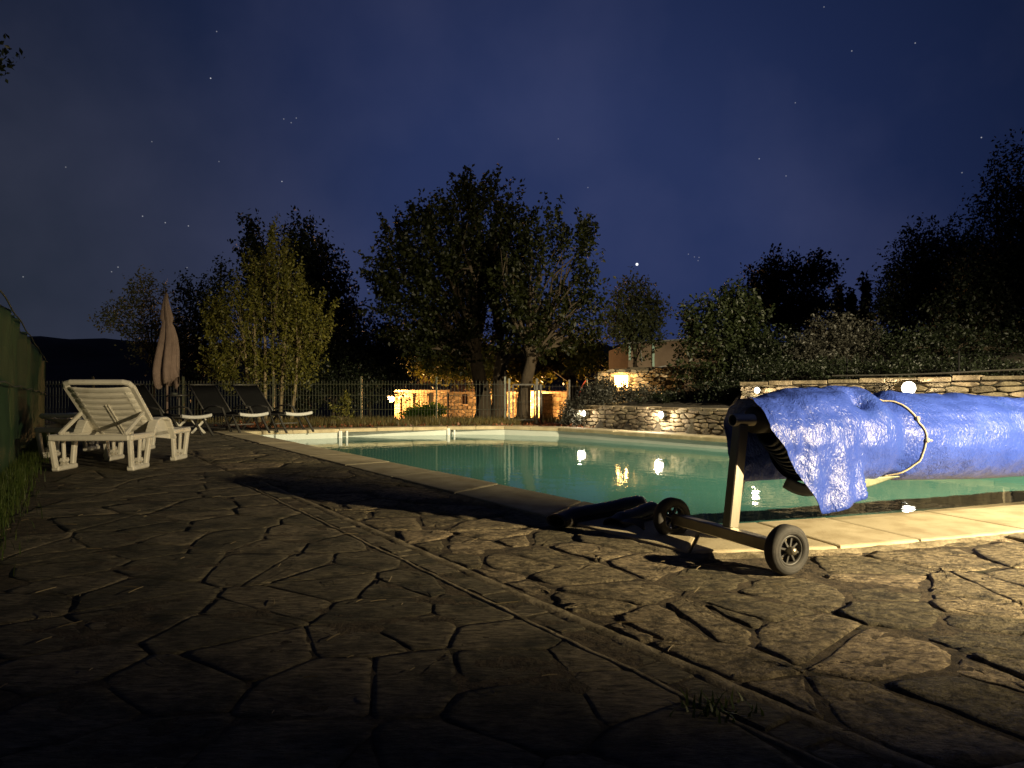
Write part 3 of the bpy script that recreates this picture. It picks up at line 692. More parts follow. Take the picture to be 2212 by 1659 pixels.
# tarpaulin
r0 = .208; TH = R(78)
def tarp_pt(t, f):
    zc = RC(t) + .010; r = r0 + .004 * math.sin(t * 5) - .022 * math.exp(-((t - .86) / .05) ** 2)
    if f >= 0:
        zend = np.interp(t, [0, .345, .594, .7], [.185, .185, .24, .25]); Sf = r * TH + (zc + r * math.cos(TH)) - zend
        Sw = r * R(166); s = f * Sf; hang = 1 - sst(.565, .64, t)
        th = min(s, r * TH) / r; ex = max(0, s - r * TH)
        ph = (r * math.sin(th) + ex * .10 , zc + r * math.cos(th) - ex)
        tw = f * Sw / r; pw = (r * math.sin(tw), zc + r * math.cos(tw))
        nn = ph[0] * hang + pw[0] * (1 - hang); z = ph[1] * hang + pw[1] * (1 - hang)
    else:
        s = -f; Sb = r * TH + (zc + r * math.cos(TH)) - .275; Sw = r * R(150); hang = 1 - sst(.55, .8, t)
        th = min(s * Sb, r * TH) / r; ex = max(0, s * Sb - r * TH)
        ph = (-r * math.sin(th) * .92 + ex * .12, zc + r * math.cos(th) - ex); tw = s * Sw / r; pw = (-r * math.sin(tw), zc + r * math.cos(tw))
        nn = ph[0] * hang + pw[0] * (1 - hang); z = ph[1] * hang + pw[1] * (1 - hang)
    top_l = .045 * (1 - sst(.12, .42, t)) * max(0, 1 - abs(f) * 1.6); z -= top_l                     # lower at the free end
    th0 = f * 2.9
    z += .030 * math.exp(-((t - .70) / .16) ** 2) * math.exp(-(f / .35) ** 2) - .020 * math.exp(-((t - .865) / .05) ** 2) * math.exp(-(f / .3) ** 2) + .012 * math.exp(-((t - 1.05) / .12) ** 2) * math.exp(-(f / .4) ** 2)
    d = -.060 * math.exp(-((t - .66) / .045) ** 2 - ((f - .22) / .09) ** 2) + .012 * math.exp(-((t - .60) / .05) ** 2 - ((f - .17) / .08) ** 2)  # pinched pocket
    p = Vector((t * 9, f * 4, 1.3)); w = .009 * mnoise.noise(Vector((t * 3.1, f * 9, 4.4))) + .012 * mnoise.noise(p) + .006 * mnoise.noise(p * 2.7) + .0035 * mnoise.noise(p * 6.5)
    if f > .35 and t < .64: w += .010 * math.sin(t * 34 + f * 6) * sst(.35, .8, f)
    for sl in (.33, .47): w += .004 * math.exp(-((f - sl) / .012) ** 2) * sst(.95, 1.1, t)       # folded creases along the roll
    d += w
    sg = 1 if f >= 0 else -1; a_ = min(abs(f) * 2.9, 1.6)
    nn += d * math.sin(a_) * sg; z += d * math.cos(a_)
    return L3(t, nn, z)
rowsP = []
for f in np.linspace(-1, 1, 96):
    tl = np.interp(f, [-1, -.5, -.06, .15, .42, .62, .73, 1], [.19, .165, .15, .085, .070, .155, .20, .315]); row = []
    for k in range(190):
        a_ = (k / 189) ** 1.7; row.append(tuple(tarp_pt(tl + (5.1 - tl) * a_, f)))
    rowsP.append(row)
tarp = MB().grid(rowsP).build('tarpaulin', M['tarp'], None, True)
tarp.location = ctr; solid(tarp, .003); tag(tarp, 'crinkled glossy blue tarpaulin draped over the rolled pool cover', 'tarpaulin')
# frayed end at the back
fr = MB()
for i in range(26):
    t = .19 + random.uniform(-.01, .05); p = L3(t, -.15 + random.uniform(-.01, .02), .285); fr.tube([p, p + Vector((random.uniform(-.02, .01), 0, -random.uniform(.02, .07)))], [.0025, .001], 4)
fr.build('frayed_edge', M['whitepad'], tarp)
# rope
rp_ = []
for f in np.linspace(-.5, .97, 46):
    t = np.interp(f, [-.5, 0, .2, .5, .7, .97], [.80, .825, .90, .965, .955, .86]); q = tarp_pt(t, f); q2 = tarp_pt(t, f + .01)
    up = ud.cross(q2 - q).normalized()
    c0 = L3(t, 0, RC(t)); dr = (q - c0); dr = dr - ud * dr.dot(ud)
    rp_.append(q + dr.normalized() * .007)
rope = MB().tube(rp_, .0040, 8).build('rope', M['rope'], None, True); rope.location = ctr
tag(rope, 'thin beige rope tied round the blue tarpaulin', 'rope')
for i in (27, 32):
    kb = MB().ball(rp_[i] + nd * .004, .010, 10, 6, (1, .9, 1.1)); kb.build('knot', M['rope'], rope, True)
kb = MB().tube([rp_[32], rp_[32] + ud * .02 + nd * .008, rp_[32] + ud * .035 + Vector((0, 0, -.004))], .004, 6); kb.build('rope_end', M['rope'], rope, True)

# dark tubes lying on the coping
def weight(name, A, B, r, label, torn):
    A, B = Vector(A), Vector(B); d = (B - A).normalized(); o = empty(name, A); tag(o, label, 'tube', 'dark tubes lying on the coping')
    x = d.cross(Vector((0, 0, 1))).normalized(); z = x.cross(d); rows_ = []
    for i in range(26):
        f = i / 25; rr = r * (1 + .05 * math.sin(f * 9)) * (1 - .12 * (f > .97)); q = (B - A) * f
        flat = .25 * (1 - sst(0, .22, f)) if torn else 0
        rows_.append([tuple(q + x * math.cos(a_) * rr * (1 + flat) + z * math.sin(a_) * rr * (1 - flat * 1.6) + Vector((0, 0, .003 * mnoise.noise(Vector((f * 12, a_, r * 99)))))) for a_ in np.linspace(0, 2 * math.pi, 25)])
    s_ = MB().grid(rows_).build('sleeve', M['tube'], o, True); solid(s_, .004)
    MB().lathe([(0, .001), (0, r * .93), (.012, r * .9)], (B - A) - d * .02, d, 24).build('end_cap', M['rim'], o, True)
    return o
weight('vinyl_tube', G(1200, 1126, .035), W(1385, 1090, 4.02), .050, 'longer dark vinyl tube lying across the pool corner coping', True)
t2 = weight('vinyl_tube', G(1325, 1134, .03), W(1413, 1103, 3.78), .048, 'shorter dark vinyl tube with cord loops beside the reel wheel', True)
c0 = Vector(W(1413, 1103, 3.78)) - Vector(G(1325, 1134, .03))
MB().tube([c0 + Vector((.0, 0, .03)), c0 + Vector((.05, -.02, .035)), c0 + Vector((.09, -.05, .0)), c0 + Vector((.05, -.05, -.04)), c0 + Vector((.0, -.01, -.03))], .006, 6).build('cord_loop', M['rim'], t2, True)
fm = []
for i, f in enumerate(np.linspace(0, 1, 8)):
    fm.append([tuple(Vector((.03 + .11 * f, -.055 - .03 * q, .03 + .012 * math.sin(f * 3) - .045 * q * f))) for q in np.linspace(0, 1, 6)])
solid(MB().grid(fm).build('torn_flap', M['darkmetal'], t2, True), .002)

# ------------------------------------------------------------------ white plastic loungers
def white_lounger(loc, rz, label, recl):
    t = empty('plastic_lounger', loc, rz); tag(t, label, 'sun lounger', 'white plastic sun loungers'); m = M['plastic']
    hw = .335
    fr_ = MB()
    for sx in (-1, 1): fr_.bar((sx * .285, .0, .285), (sx * .285, 1.22, .285), .04, .045, bev=.006)
    fr_.bar((-.33, .0, .287), (.33, .0, .287), .045, .05, bev=.01); fr_.bar((-.30, 1.23, .287), (.30, 1.23, .287), .04, .045, bev=.008); fr_.bar((-.28, .62, .27), (.28, .62, .27), .03, .03)
    fr_.build('seat_frame', m, t)
    for sx in (-1, 1):
        for (y0, y1) in ((.0, .40), (.86, 1.24)):
            lg = MB(); X = sx * hw; xi = sx * (hw - .06); dy = (y1 - y0)
            yb0, yb1 = y0 + .07, y1 - .07
            lg.bar((X - sx * .025, yb0 - .02, .022), (X - sx * .025, yb1 + .02, .022), .065, .044, bev=.012)
            lg.bar((X - sx * .01, y0 + .015, .30), (X - sx * .02, yb0, .03), .055, .036, up=(1, 0, 0), bev=.01)
            lg.bar((X - sx * .01, y1 - .015, .30), (X - sx * .02, yb1, .03), .055, .036, up=(1, 0, 0), bev=.01)
            lg.bar((X - sx * .01, (y0 + y1) / 2, .28), (X - sx * .02, (y0 + y1) / 2, .04), .035, .022, up=(1, 0, 0), bev=.008)
            lg.bar((X - sx * .02, (y0 + y1) / 2 - .045, .09), (X - sx * .02, (y0 + y1) / 2 + .045, .03), .03, .03, up=(1, 0, 0))
            lg.bar((X - sx * .02, (y0 + y1) / 2 + .045, .09), (X - sx * .02, (y0 + y1) / 2 - .045, .03), .03, .03, up=(1, 0, 0))
            lg.bar((X - sx * .012, y0 - .005, .287), (X - sx * .012, y1 + .005, .287), .06, .052, bev=.01)
            lg.build('leg', m, t)
        pf = [(.40, .27), (.44, .34), (.49, .405), (.56, .425), (.68, .425), (.75, .405), (.80, .34), (.88, .22)]
        ar = MB()
        ar.add([(sx * (hw - .03), y, z) for y, z in pf] + [(sx * (hw - .05), y, z) for y, z in pf], [tuple(range(8)), tuple(range(8, 16))[::-1]])
        for (y0, z0), (y1, z1) in zip(pf[:-1], pf[1:]):
            ar.bar((sx * (hw - .02), y0, z0), (sx * (hw - .02), y1, z1), .085, .026, up=(0, -(z1 - z0), y1 - y0), bev=.006)
        ar.build('armrest', m, t)
    for k in range(8):
        yy = .66 + k * .072; MB().box((0, yy, .292), (.53, .052, .016), None, .005).build('seat_slat', m, t)
    H = Vector((0, .66, .285)); T = Vector((0, .66 - .72 * math.cos(recl), .285 + .72 * math.sin(recl))); d = (T - H).normalized(); nv = Vector((0, -d.z, d.y)); 
    if nv.z > 0: nv = -nv
    bk = MB()
    for sx in (-1, 1):
        bk.bar(H + Vector((sx * .275, 0, 0)), T + Vector((sx * .275, 0, 0)) - d * .05, .055, .035, up=nv, bev=.010)
        bk.bar(H + Vector((sx * .205, 0, 0)) + nv * .012, T + Vector((sx * .205, 0, 0)) + nv * .012 - d * .06, .022, .03, up=nv, bev=.005)
    cs = [T + Vector((-.275, 0, 0)) - d * .05, T + Vector((-.262, 0, 0)) - d * .016, T + Vector((-.22, 0, 0)), T + Vector((.22, 0, 0)), T + Vector((.262, 0, 0)) - d * .016, T + Vector((.275, 0, 0)) - d * .05]
    bk.tube(cs, .024, 10)
    bo = bk.build('backrest', m, t)
    for k in range(8):
        q = H + d * (.06 + .078 * k); w = .068; rows_ = []
        for j in np.linspace(-1, 1, 9): rows_.append([tuple(q + Vector((j * .26, 0, 0)) + d * w * e + nv * (.012 - .014 * (1 - j * j) * 0 + .016 * (1 - j * j) + .006 * math.sin(e * math.pi))) for e in np.linspace(0, 1, 5)])
        solid(MB().grid(rows_).build('slat', m, bo, True), .008)
        rows_ = []
        MB().tube([q + Vector((j * .26, 0, 0)) + nv * (.016 + .016 * (1 - j * j)) for j in np.linspace(-1, 1, 9)], .006, 6).build('slat_rib', m, bo, True)
    rb = MB()
    for sx in (-1, 1): rb.bar(H + d * .02 + Vector((sx * .012, 0, 0)) + nv * .035, H + d * .46 + Vector((sx * .012, 0, 0)) + nv * .035, .007, .022, up=nv)
    rb.build('centre_rib', m, bo)
    for sx in (-1, 1):
        MB().bar(H + d * .34 + Vector((sx * .27, 0, 0)) + nv * .03, (sx * .27, .05, .315), .028, .034, bev=.006).build('prop', m, t)
        for k in range(3): MB().box((sx * .27, .10 + k * .03, .318), (.03, .012, .025)).build('ratchet_tooth', m, t)
    return t
white_lounger((-3.56, 5.98, 0), R(3), 'white plastic sun lounger with raised slatted backrest, nearest on the left', R(41))
white_lounger((-4.42, 7.12, 0), R(5), 'white plastic sun lounger mostly hidden behind the nearest white one', R(12))

# ------------------------------------------------------------------ dark mesh loungers
def dark_lounger(front, ang, label):
    t = empty('mesh_lounger', (front[0], front[1], 0), ang); tag(t, label, 'sun lounger', 'charcoal mesh sun loungers')      # local +y: from foot end to the head
    w = .225
    def sling(name, pts):
        rows_ = [[(x, y, z - .012 * (1 - (x / w) ** 2)) for x in np.linspace(-w, w, 7)] for y, z in pts]
        solid(MB().grid(rows_).build(name, M['darkmesh'], t, True), .006)
    sling('seat', [(.03, .285), (.3, .265), (.6, .27), (.9, .285), (1.15, .30)])
    sling('backrest', [(1.16, .305), (1.35, .46), (1.55, .63), (1.72, .76)])
    f = MB()
    for sx in (-1, 1):
        f.tube([(sx * w, 0, .295), (sx * w, .3, .28), (sx * w, .9, .29), (sx * w, 1.15, .31)], .014, 8)
        f.tube([(sx * w, 1.15, .31), (sx * w, 1.72, .77)], .013, 8)
    f.tube([(-w, 1.72, .77), (w, 1.72, .77)], .013, 8)
    f.build('frame', M['darkmetal'], t, True)
    for sx in (-1, 1):
        MB().tube([(sx * (w + .02), .55, .40), (sx * (w + .02), .75, .425), (sx * (w + .02), .98, .41), (sx * (w + .02), 1.18, .34)], .013, 8).build('armrest', M['darkmetal'], t, True)
        for y0, y1 in ((.22, -.05), (.55, .22), (1.0, 1.35)):
            MB().bar((sx * (w + .01), y0, .29 if y0 != .55 else .40), (sx * (w + .02), y1, .0), .022, .03, up=(1, 0, 0)).build('leg', M['darkmetal'], t)
    MB().bar((-w, .40, .13), (w, .40, .13), .02, .02).build('stretcher', M['darkmetal'], t)
    rows_ = []
    for x in np.linspace(-w - .015, w + .015, 13):
        zc = .285 + .022 * (abs(x) / w) ** 2; rows_.append([(x, -.01 + .02 * math.cos(a_), zc + .027 * math.sin(a_)) for a_ in np.linspace(0, 2 * math.pi, 9)])
    MB().grid(rows_).build('foot_bar', M['whitepad'], t, True)
    return t
ax_ = R(43)
for x, y, lab in ((424, 903, 'charcoal mesh lounger beside the closed parasol, its white foot bar over the folding stool'), (548, 898.6, 'middle charcoal mesh lounger at the far pool corner, white foot bar'), (645, 896.7, 'charcoal mesh lounger farthest right, in front of the wire fence')):
    Y = .425 * F / (y - HZ); dark_lounger(((x - 1106) * Y / F, Y), R(58) if x < 430 else R(49), lab)
# folding white stool
st = tag(empty('folding_stool', G(408, 936)), 'white folding stool with crossed legs beside the parasol lounger', 'stool')
for i in range(4): MB().box((0, -.10 + i * .06, .235), (.42, .045, .016), None, .003).build('slat', M['plastic'], st)
for sx in (-1, 1):
    for q in (-1, 1): MB().bar((sx * .15 - q * .11, .0 + q * .012, .0), (sx * .15 + q * .11, .0 + q * .012, .225), .03, .024, up=(0, 1, 0)).build('leg', M['plastic'], st)

# ------------------------------------------------------------------ closed parasol and little table
Yp = 12.4; px = (361 - 1106) * Yp / F
par = tag(empty('parasol', (px, Yp, 0)), 'closed dusty pink parasol standing between the dark loungers', 'parasol')
MB().tube([(0, 0, 0), (0, 0, 2.36)], .019, 10).build('pole', M['canopy'], par, True)
MB().lathe([(0, .001), (0, .24), (.05, .24), (.09, .06), (.25, .035)], (0, 0, 0), (0, 0, 1), 24).build('base', M['darkmetal'], par, True)
k_ = Yp / F; rows_ = []
prof = [(632, 1), (645, 4), (660, 7), (675, 10), (688, 12), (698, 8.5), (708, 12), (730, 16), (755, 19.5), (780, 22.5), (800, 24.5), (814, 25.5), (832, 26.5)]
for y, r in prof:
    z = CH - (y - HZ) * k_; rr = []
    for a_ in np.linspace(0, 2 * math.pi, 57):
        fold = .66 + .62 * abs(math.sin(2.5 * a_ + z * .9 + .5 * math.sin(2.6 * z))) + .12 * math.sin(7 * a_ + z * 4)
        hem = (.12 * max(0, math.sin(a_ * 2 + 2.2)) ** 2 + .055 * math.sin(5 * a_ + 1) - .03 * math.sin(9 * a_)) * sst(796, 832, y)
        r_ = r * .86; rr.append((r_ * k_ * fold * math.cos(a_) + .02 * math.sin(z * 5), r_ * k_ * fold * math.sin(a_), z + hem))
    rows_.append(rr)
solid(MB().grid(rows_).build('canopy', M['canopy'], par, True), .003)
MB().tube([(.17, 0, CH - (812 - HZ) * k_), (.178, 0, .52)], .006, 6).build('tie_cord', M['canopy'], par)
tb = tag(empty('side_table', ((387 - 1106) * 12.2 / F, 12.2, 0)), 'small round dark table beside the parasol pole', 'table')
MB().lathe([(-.015, .001), (-.015, .17), (.0, .18), (.012, .17), (.012, .001)], (0, 0, .59), (0, 0, 1), 24).build('table_top', M['darkmetal'], tb, True)
MB().tube([(0, 0, .02), (0, 0, .58)], .016, 8).build('leg', M['darkmetal'], tb)
MB().lathe([(0, .001), (0, .15), (.02, .14), (.025, .001)], (0, 0, 0), (0, 0, 1), 20).build('foot', M['darkmetal'], tb)
MB().lathe([(0, .001), (0, .05), (.03, .06), (.032, .05), (.01, .001)], (-.08, 0, .602), (0, 0, 1), 14).build('ashtray', M['galv'], tb)

# ------------------------------------------------------------------ green windbreak fence, left
wb = tag(empty('windbreak_fence', (-5, 8, 0)), 'sagging green windbreak netting fence along the left edge', 'fence')
A, B = Vector((-2.05, 2.4, 0)), Vector((-7.45, 11.3, 0)); dv = B - A; rows_ = []
nx_ = 150
for i in range(nx_ + 1):
    f = i / nx_; p = A + dv * f; post = abs(((f * 7) % 1) - .5) * 2
    zt = 1.45 - .31 * f + .05 * (post ** 2 - .5) + .012 * mnoise.noise(Vector((f * 40, 0, 0)))
    rows_.append([tuple(p + Vector((.836, .548, 0)) * (.03 * math.sin(f * 95 + z * 1.3 + 2 * math.sin(f * 31)) * (.3 + .7 * z) + .025 * mnoise.noise(Vector((f * 30, z * 3, 5)))) + Vector((0, 0, z * zt))) for z in np.linspace(0, 1, 14)])
child(solid(MB().grid(rows_).build('netting', M['greennet'], None, True), .004), wb)
for k in range(8):
    p = A + dv * (k / 7) - Vector((.836, .548, 0)) * .06; child(MB().tube([p, p + Vector((0, 0, 1.50 - .31 * k / 7))], .022, 8).build('post', M['greenwire']), wb)

for hh in (.55, .985):
    child(MB().tube([A + dv * f_ + Vector((.836, .548, 0)) * .055 + Vector((0, 0, (1.45 - .31 * f_) * hh - .02 * math.sin(f_ * 7 * math.pi) ** 2)) for f_ in np.linspace(0, 1, 50)], .006, 5).build('tension_wire', M['greenwire']), wb)

# ------------------------------------------------------------------ wire fences
def wire_panel(parent, A, B, z0, z1, mat, pitch=.06, r=.0036, rails=(.0, .33, .66, .92), vfold=True):
    A, B = Vector(A), Vector(B); d = B - A; n_ = max(2, int(d.length / pitch)); mb = MB(); nn = Vector((d.y, -d.x, 0)).normalized(); h = z1 - z0
    prof = [0, .30, .33, .36, .84, .88, .92, 1] if vfold else [0, 1]
    offz = {.33: .03, .88: .035}
    for i in range(n_ + 1):
        p = A + d * (i / n_)
        mb.tube([p + Vector((0, 0, z0 + h * q)) + nn * offz.get(q, 0) for q in prof], r, 4, False)
    for q in rails: mb.tube([A + Vector((0, 0, z0 + h * q)) + nn * .006, B + Vector((0, 0, z0 + h * q)) + nn * .006], r * 1.25, 4, False)
    o = mb.build('wire_grid', mat, parent); o['kind'] = 'stuff'; return o
fence = tag(empty('wire_fence'), 'green welded wire fence behind the far end of the pool', 'fence')
YF = 15.0; fx = [(x - 1106) * YF / F for x in (10, 200, 395, 590, 780, 943, 1091)]
for i in range(len(fx) - 1): wire_panel(fence, (fx[i], YF, 0), (fx[i + 1], YF, 0), -.03, .87, M['greenwire'] if i < 5 else M['galv'], .062 if i < 5 else .075)
for i, x in enumerate(fx): MB().bar((x, YF + .02, -.15), (x, YF + .02, .96), .035, .045).build('post', M['greenwire'] if i < 6 else M['galv'], fence)
gate = tag(empty('garden_gate', ((1130 - 1106) * YF / F, YF, 0)), 'narrow dark metal gate standing behind the right trunk', 'gate')
x0, x1 = [(x - 1130) * YF / F for x in (1100, 1160)]
MB().bar((x0, 0, -.1), (x0, 0, .92), .045, .045).build('post', M['galv'], gate)
MB().bar((x1, 0, -.1), (x1, 0, .92), .05, .05).build('post', M['darkmetal'], gate); MB().bar((x1 + .08, 0, -.1), (x1 + .08, 0, .80), .05, .05).build('post', M['darkmetal'], gate)
g = MB(); xa, xb = x0 + .08, x1 - .05
for zz in (0, .74): g.bar((xa, 0, zz + .05), (xb, 0, zz + .05), .03, .03)
for xx in (xa, xb): g.bar((xx, 0, .05), (xx, 0, .79), .03, .03)
g.build('leaf_frame', M['darkmetal'], gate); wire_panel(gate, (xa, 0, 0), (xb, 0, 0), .06, .78, M['darkmetal'], .09, .004, (.5,), False)
fence2 = tag(empty('wire_fence'), 'dark wire fence between the gate and the flowering bank', 'fence')
for xx0, xx1 in ((1172, 1230), (1230, 1300)):
    a_, b_ = (xx0 - 1106) * 15.6 / F, (xx1 - 1106) * 15.6 / F; wire_panel(fence2, (a_, 15.6, 0), (b_, 15.6, 0), -.05, .80, M['darkmetal'], .07, .003, (.0, .5, .95)); MB().bar((b_, 15.6, -.1), (b_, 15.6, .9), .035, .035).build('post', M['darkmetal'], fence2)
fence3 = tag(empty('wire_fence'), 'faint wire fence on the slope above the taller wall', 'fence')
q0 = WU0 + WUn * 1.0 + WUd * -.2
for i in range(4):
    a_, b_ = q0 + WUd * (i * 1.5), q0 + WUd * (i * 1.5 + 1.5); za = hgt(a_.x, a_.y)
    wire_panel(fence3, (*a_, 0), (*b_, 0), .80, 1.10 + .05 * i, M['darkmesh'], .07, .0018, (.0, .5, .95)); MB().bar((*a_, .6), (*a_, 1.14 + .05 * i), .018, .018).build('post', M['darkmesh'], fence3)

# ------------------------------------------------------------------ plants
def fromnp(name, V, Fq, mat, parent=None, smooth=False):
    me = bpy.data.meshes.new(name); nv, nf = len(V), len(Fq); k = Fq.shape[1]
    me.vertices.add(nv); me.vertices.foreach_set('co', V.astype(np.float32).ravel()); me.loops.add(nf * k); me.loops.foreach_set('vertex_index', Fq.astype(np.int32).ravel())
    me.polygons.add(nf); me.polygons.foreach_set('loop_start', np.arange(0, nf * k, k, dtype=np.int32)); me.polygons.foreach_set('loop_total', np.full(nf, k, np.int32))
    me.update(calc_edges=True); return link(name, me, mat, parent, smooth)
def unit(a): return a / np.maximum(1e-9, np.linalg.norm(a, axis=1, keepdims=True))
def leaves(C, size, wid=.5, droop=-.25, up=.35, rg=rng):
    n = len(C); d = unit(rg.normal(size=(n, 3)) + [0, 0, droop]); nr = rg.normal(size=(n, 3)) + [0, 0, up]; s = unit(np.cross(d, nr)); nn = np.cross(s, d)
    ln = (size * rg.uniform(.6, 1.25, (n, 1))); w = ln * wid
    V = np.stack([C, C + d * ln * .5 + s * w * .5 + nn * ln * .08, C + d * ln, C + d * ln * .5 - s * w * .5 + nn * ln * .08], 1).reshape(-1, 3)
    b = np.arange(n)[:, None] * 4; Fq = np.concatenate([b + [0, 1, 2], b + [0, 2, 3]], 1).reshape(-1, 3); return V, Fq
def tree(name, label, Y, base, blobs, nl, lsize, leafm, barkm, trunk=.1, clump=.16, dens=26, thick=.9, limbs=26, cat='tree', group=None, trunks=None, fork=None, shell=.55, wid=.55, seed=0, twig=0, shoot=2.0, upw=.7):
    rg = np.random.default_rng(100 + seed); k = Y / F
    bx, by = base; X0 = (bx - 1106) * k; z0 = hgt(X0, Y) - .05
    t = tag(empty(name, (X0, Y, z0)), label, cat, group); org = np.array([X0, Y, z0])
    ar = np.array([b[2] * b[3] for b in blobs], float); cnt = rg.multinomial(max(8, nl // dens), ar / ar.sum()); CC = []
    for b, c in zip(blobs, cnt):
        v = unit(rg.normal(size=(c, 3))); rad = rg.uniform(0, 1, (c, 1)) ** (shell * .6); rad = rad * (1 + .05 * rg.normal(size=(c, 1)))
        ctr_ = np.array([(b[0] - 1106) * k, Y + (b[4] * k if len(b) > 4 else 0), CH - (b[1] - HZ) * k])
        CC.append(ctr_ + v * rad * np.array([b[2] * k, thick * k * (b[2] + b[3]) / 2, b[3] * k]))
    CC = np.concatenate(CC); CC = CC[CC[:, 2] > z0 + .05]
    sc = clump * rg.uniform(.6, 1.3, (len(CC), 1, 1))
    cen = np.array([np.mean(CC[:, 0]), Y, np.percentile(CC[:, 2], 25)]); sd_ = unit(unit(CC - cen) + [0, 0, upw] + rg.normal(size=CC.shape) * .35)          # leaves strung along short shoots
    uu = rg.uniform(-.6, 1.6, (len(CC), dens, 1)); Lf = (CC[:, None, :] + sd_[:, None, :] * uu * sc * shoot + np.clip(rg.normal(size=(len(CC), dens, 3)), -1.4, 1.4) * sc * (.75 - .3 * uu)).reshape(-1, 3)
    V, Fq = leaves(Lf - org, lsize, wid, rg=rg); fromnp('crown', V, Fq, leafm, t)
    fz = CH - (fork - HZ) * k if fork else z0 + .35 * (CC[:, 2].max() - z0)
    wood = MB(); tops = []
    for (tx, dx) in (trunks or [(bx, 0)]):
        a = Vector(((tx - 1106) * k, Y, z0)) - Vector(org); top_ = Vector(((tx + dx - 1106) * k, Y, fz)) - Vector(org)
        pts_ = [a.lerp(top_, f) + Vector((math.sin(f * 5 + tx) * trunk * .3, math.cos(f * 4 + tx) * trunk * .3, 0)) for f in np.linspace(0, 1, 7)]
        wood.tube(pts_, [trunk * (1.5 if i == 0 else 1.12 - .05 * i) for i in range(7)], 12); tops.append((pts_[-1], pts_[4]))
    idx = rg.choice(len(CC), min(limbs, len(CC)), replace=False)
    for q in idx:
        e = Vector(CC[q] - org); s, s2 = min(tops, key=lambda p: (p[0] - e).length); s = s.lerp(s2, rg.uniform(0, .7)); l = (e - s).length
        if l < .1: continue
        mid = s.lerp(e, .45) + Vector((rg.normal() * .06 * l, rg.normal() * .06 * l, .10 * l)); r = trunk * (.42 if q % 3 == 0 else .26)
        pts_ = [s, s.lerp(mid, .5) + Vector((0, 0, .03 * l)), mid, mid.lerp(e, .5) + Vector((rg.normal() * .03 * l, 0, .02 * l)), e]
        wood.tube(pts_, [r, r * .8, r * .6, r * .38, r * .15], 6)
        for w_ in range(twig):
            a2 = pts_[2 + w_ % 2].lerp(pts_[3], rg.uniform(0, 1)); e2_ = a2 + Vector(np.clip(rg.normal(size=3), -1.1, 1.1)) * min(.12 * l, .35) + Vector((0, 0, min(.06 * l, .2))); wood.tube([a2, a2.lerp(e2_, .5) + Vector((0, 0, .02 * l)), e2_], [r * .3, r * .2, r * .08], 4)
    wood.build('trunk', barkm, t, True)
    return t
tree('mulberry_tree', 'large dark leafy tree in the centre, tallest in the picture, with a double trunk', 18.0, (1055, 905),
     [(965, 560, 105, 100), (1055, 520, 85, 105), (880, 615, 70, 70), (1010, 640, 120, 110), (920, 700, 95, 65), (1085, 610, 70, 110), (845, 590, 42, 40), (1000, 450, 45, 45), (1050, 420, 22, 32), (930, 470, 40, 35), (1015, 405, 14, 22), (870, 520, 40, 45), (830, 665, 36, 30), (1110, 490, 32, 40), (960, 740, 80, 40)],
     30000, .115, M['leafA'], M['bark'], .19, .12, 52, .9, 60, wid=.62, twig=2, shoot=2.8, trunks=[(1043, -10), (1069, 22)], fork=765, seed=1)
tree('mulberry_tree', 'slimmer tree with one leaning pale-lit trunk, right of the large centre tree', 15.35, (1127, 915),
     [(1185, 535, 55, 60), (1240, 520, 40, 45), (1275, 490, 18, 22), (1150, 640, 70, 90), (1245, 630, 40, 55), (1215, 700, 70, 55), (1110, 620, 45, 85), (1180, 470, 20, 20), (1268, 555, 24, 40), (1280, 650, 20, 40), (1170, 740, 80, 35), (1270, 720, 28, 30)],
     8500, .10, M['leafA'], M['bark'], .14, .085, 34, .9, 54, wid=.62, shoot=3.0, trunks=[(1127, 22)], fork=760, seed=2, twig=2)
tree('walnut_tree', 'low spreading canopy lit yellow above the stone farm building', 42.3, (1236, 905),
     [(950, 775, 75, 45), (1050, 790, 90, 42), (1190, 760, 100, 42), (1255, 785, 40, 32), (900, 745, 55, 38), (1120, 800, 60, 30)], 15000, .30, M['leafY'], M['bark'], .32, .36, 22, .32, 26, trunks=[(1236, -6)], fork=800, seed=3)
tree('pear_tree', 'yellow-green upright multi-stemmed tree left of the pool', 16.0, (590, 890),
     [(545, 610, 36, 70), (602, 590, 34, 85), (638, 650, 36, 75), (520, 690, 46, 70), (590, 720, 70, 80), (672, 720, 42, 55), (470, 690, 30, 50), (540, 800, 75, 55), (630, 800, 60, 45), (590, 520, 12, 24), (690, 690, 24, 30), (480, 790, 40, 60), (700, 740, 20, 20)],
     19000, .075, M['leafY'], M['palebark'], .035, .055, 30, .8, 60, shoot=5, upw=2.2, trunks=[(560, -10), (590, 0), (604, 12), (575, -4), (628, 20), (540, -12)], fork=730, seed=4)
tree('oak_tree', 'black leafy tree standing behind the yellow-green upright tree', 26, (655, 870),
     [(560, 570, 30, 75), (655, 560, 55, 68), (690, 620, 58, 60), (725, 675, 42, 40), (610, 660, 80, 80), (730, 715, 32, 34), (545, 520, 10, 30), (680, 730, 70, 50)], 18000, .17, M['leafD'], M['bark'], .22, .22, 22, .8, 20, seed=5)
tree('ash_tree', 'thin feathery tree left of the closed parasol', 24, (330, 850),
     [(290, 690, 50, 45), (320, 640, 45, 28), (250, 705, 30, 22), (390, 720, 60, 50), (300, 615, 22, 10), (340, 740, 60, 45)], 5200, .11, M['leafP'], M['bark'], .07, .16, 12, 1.0, 34, fork=770, seed=6, twig=4)
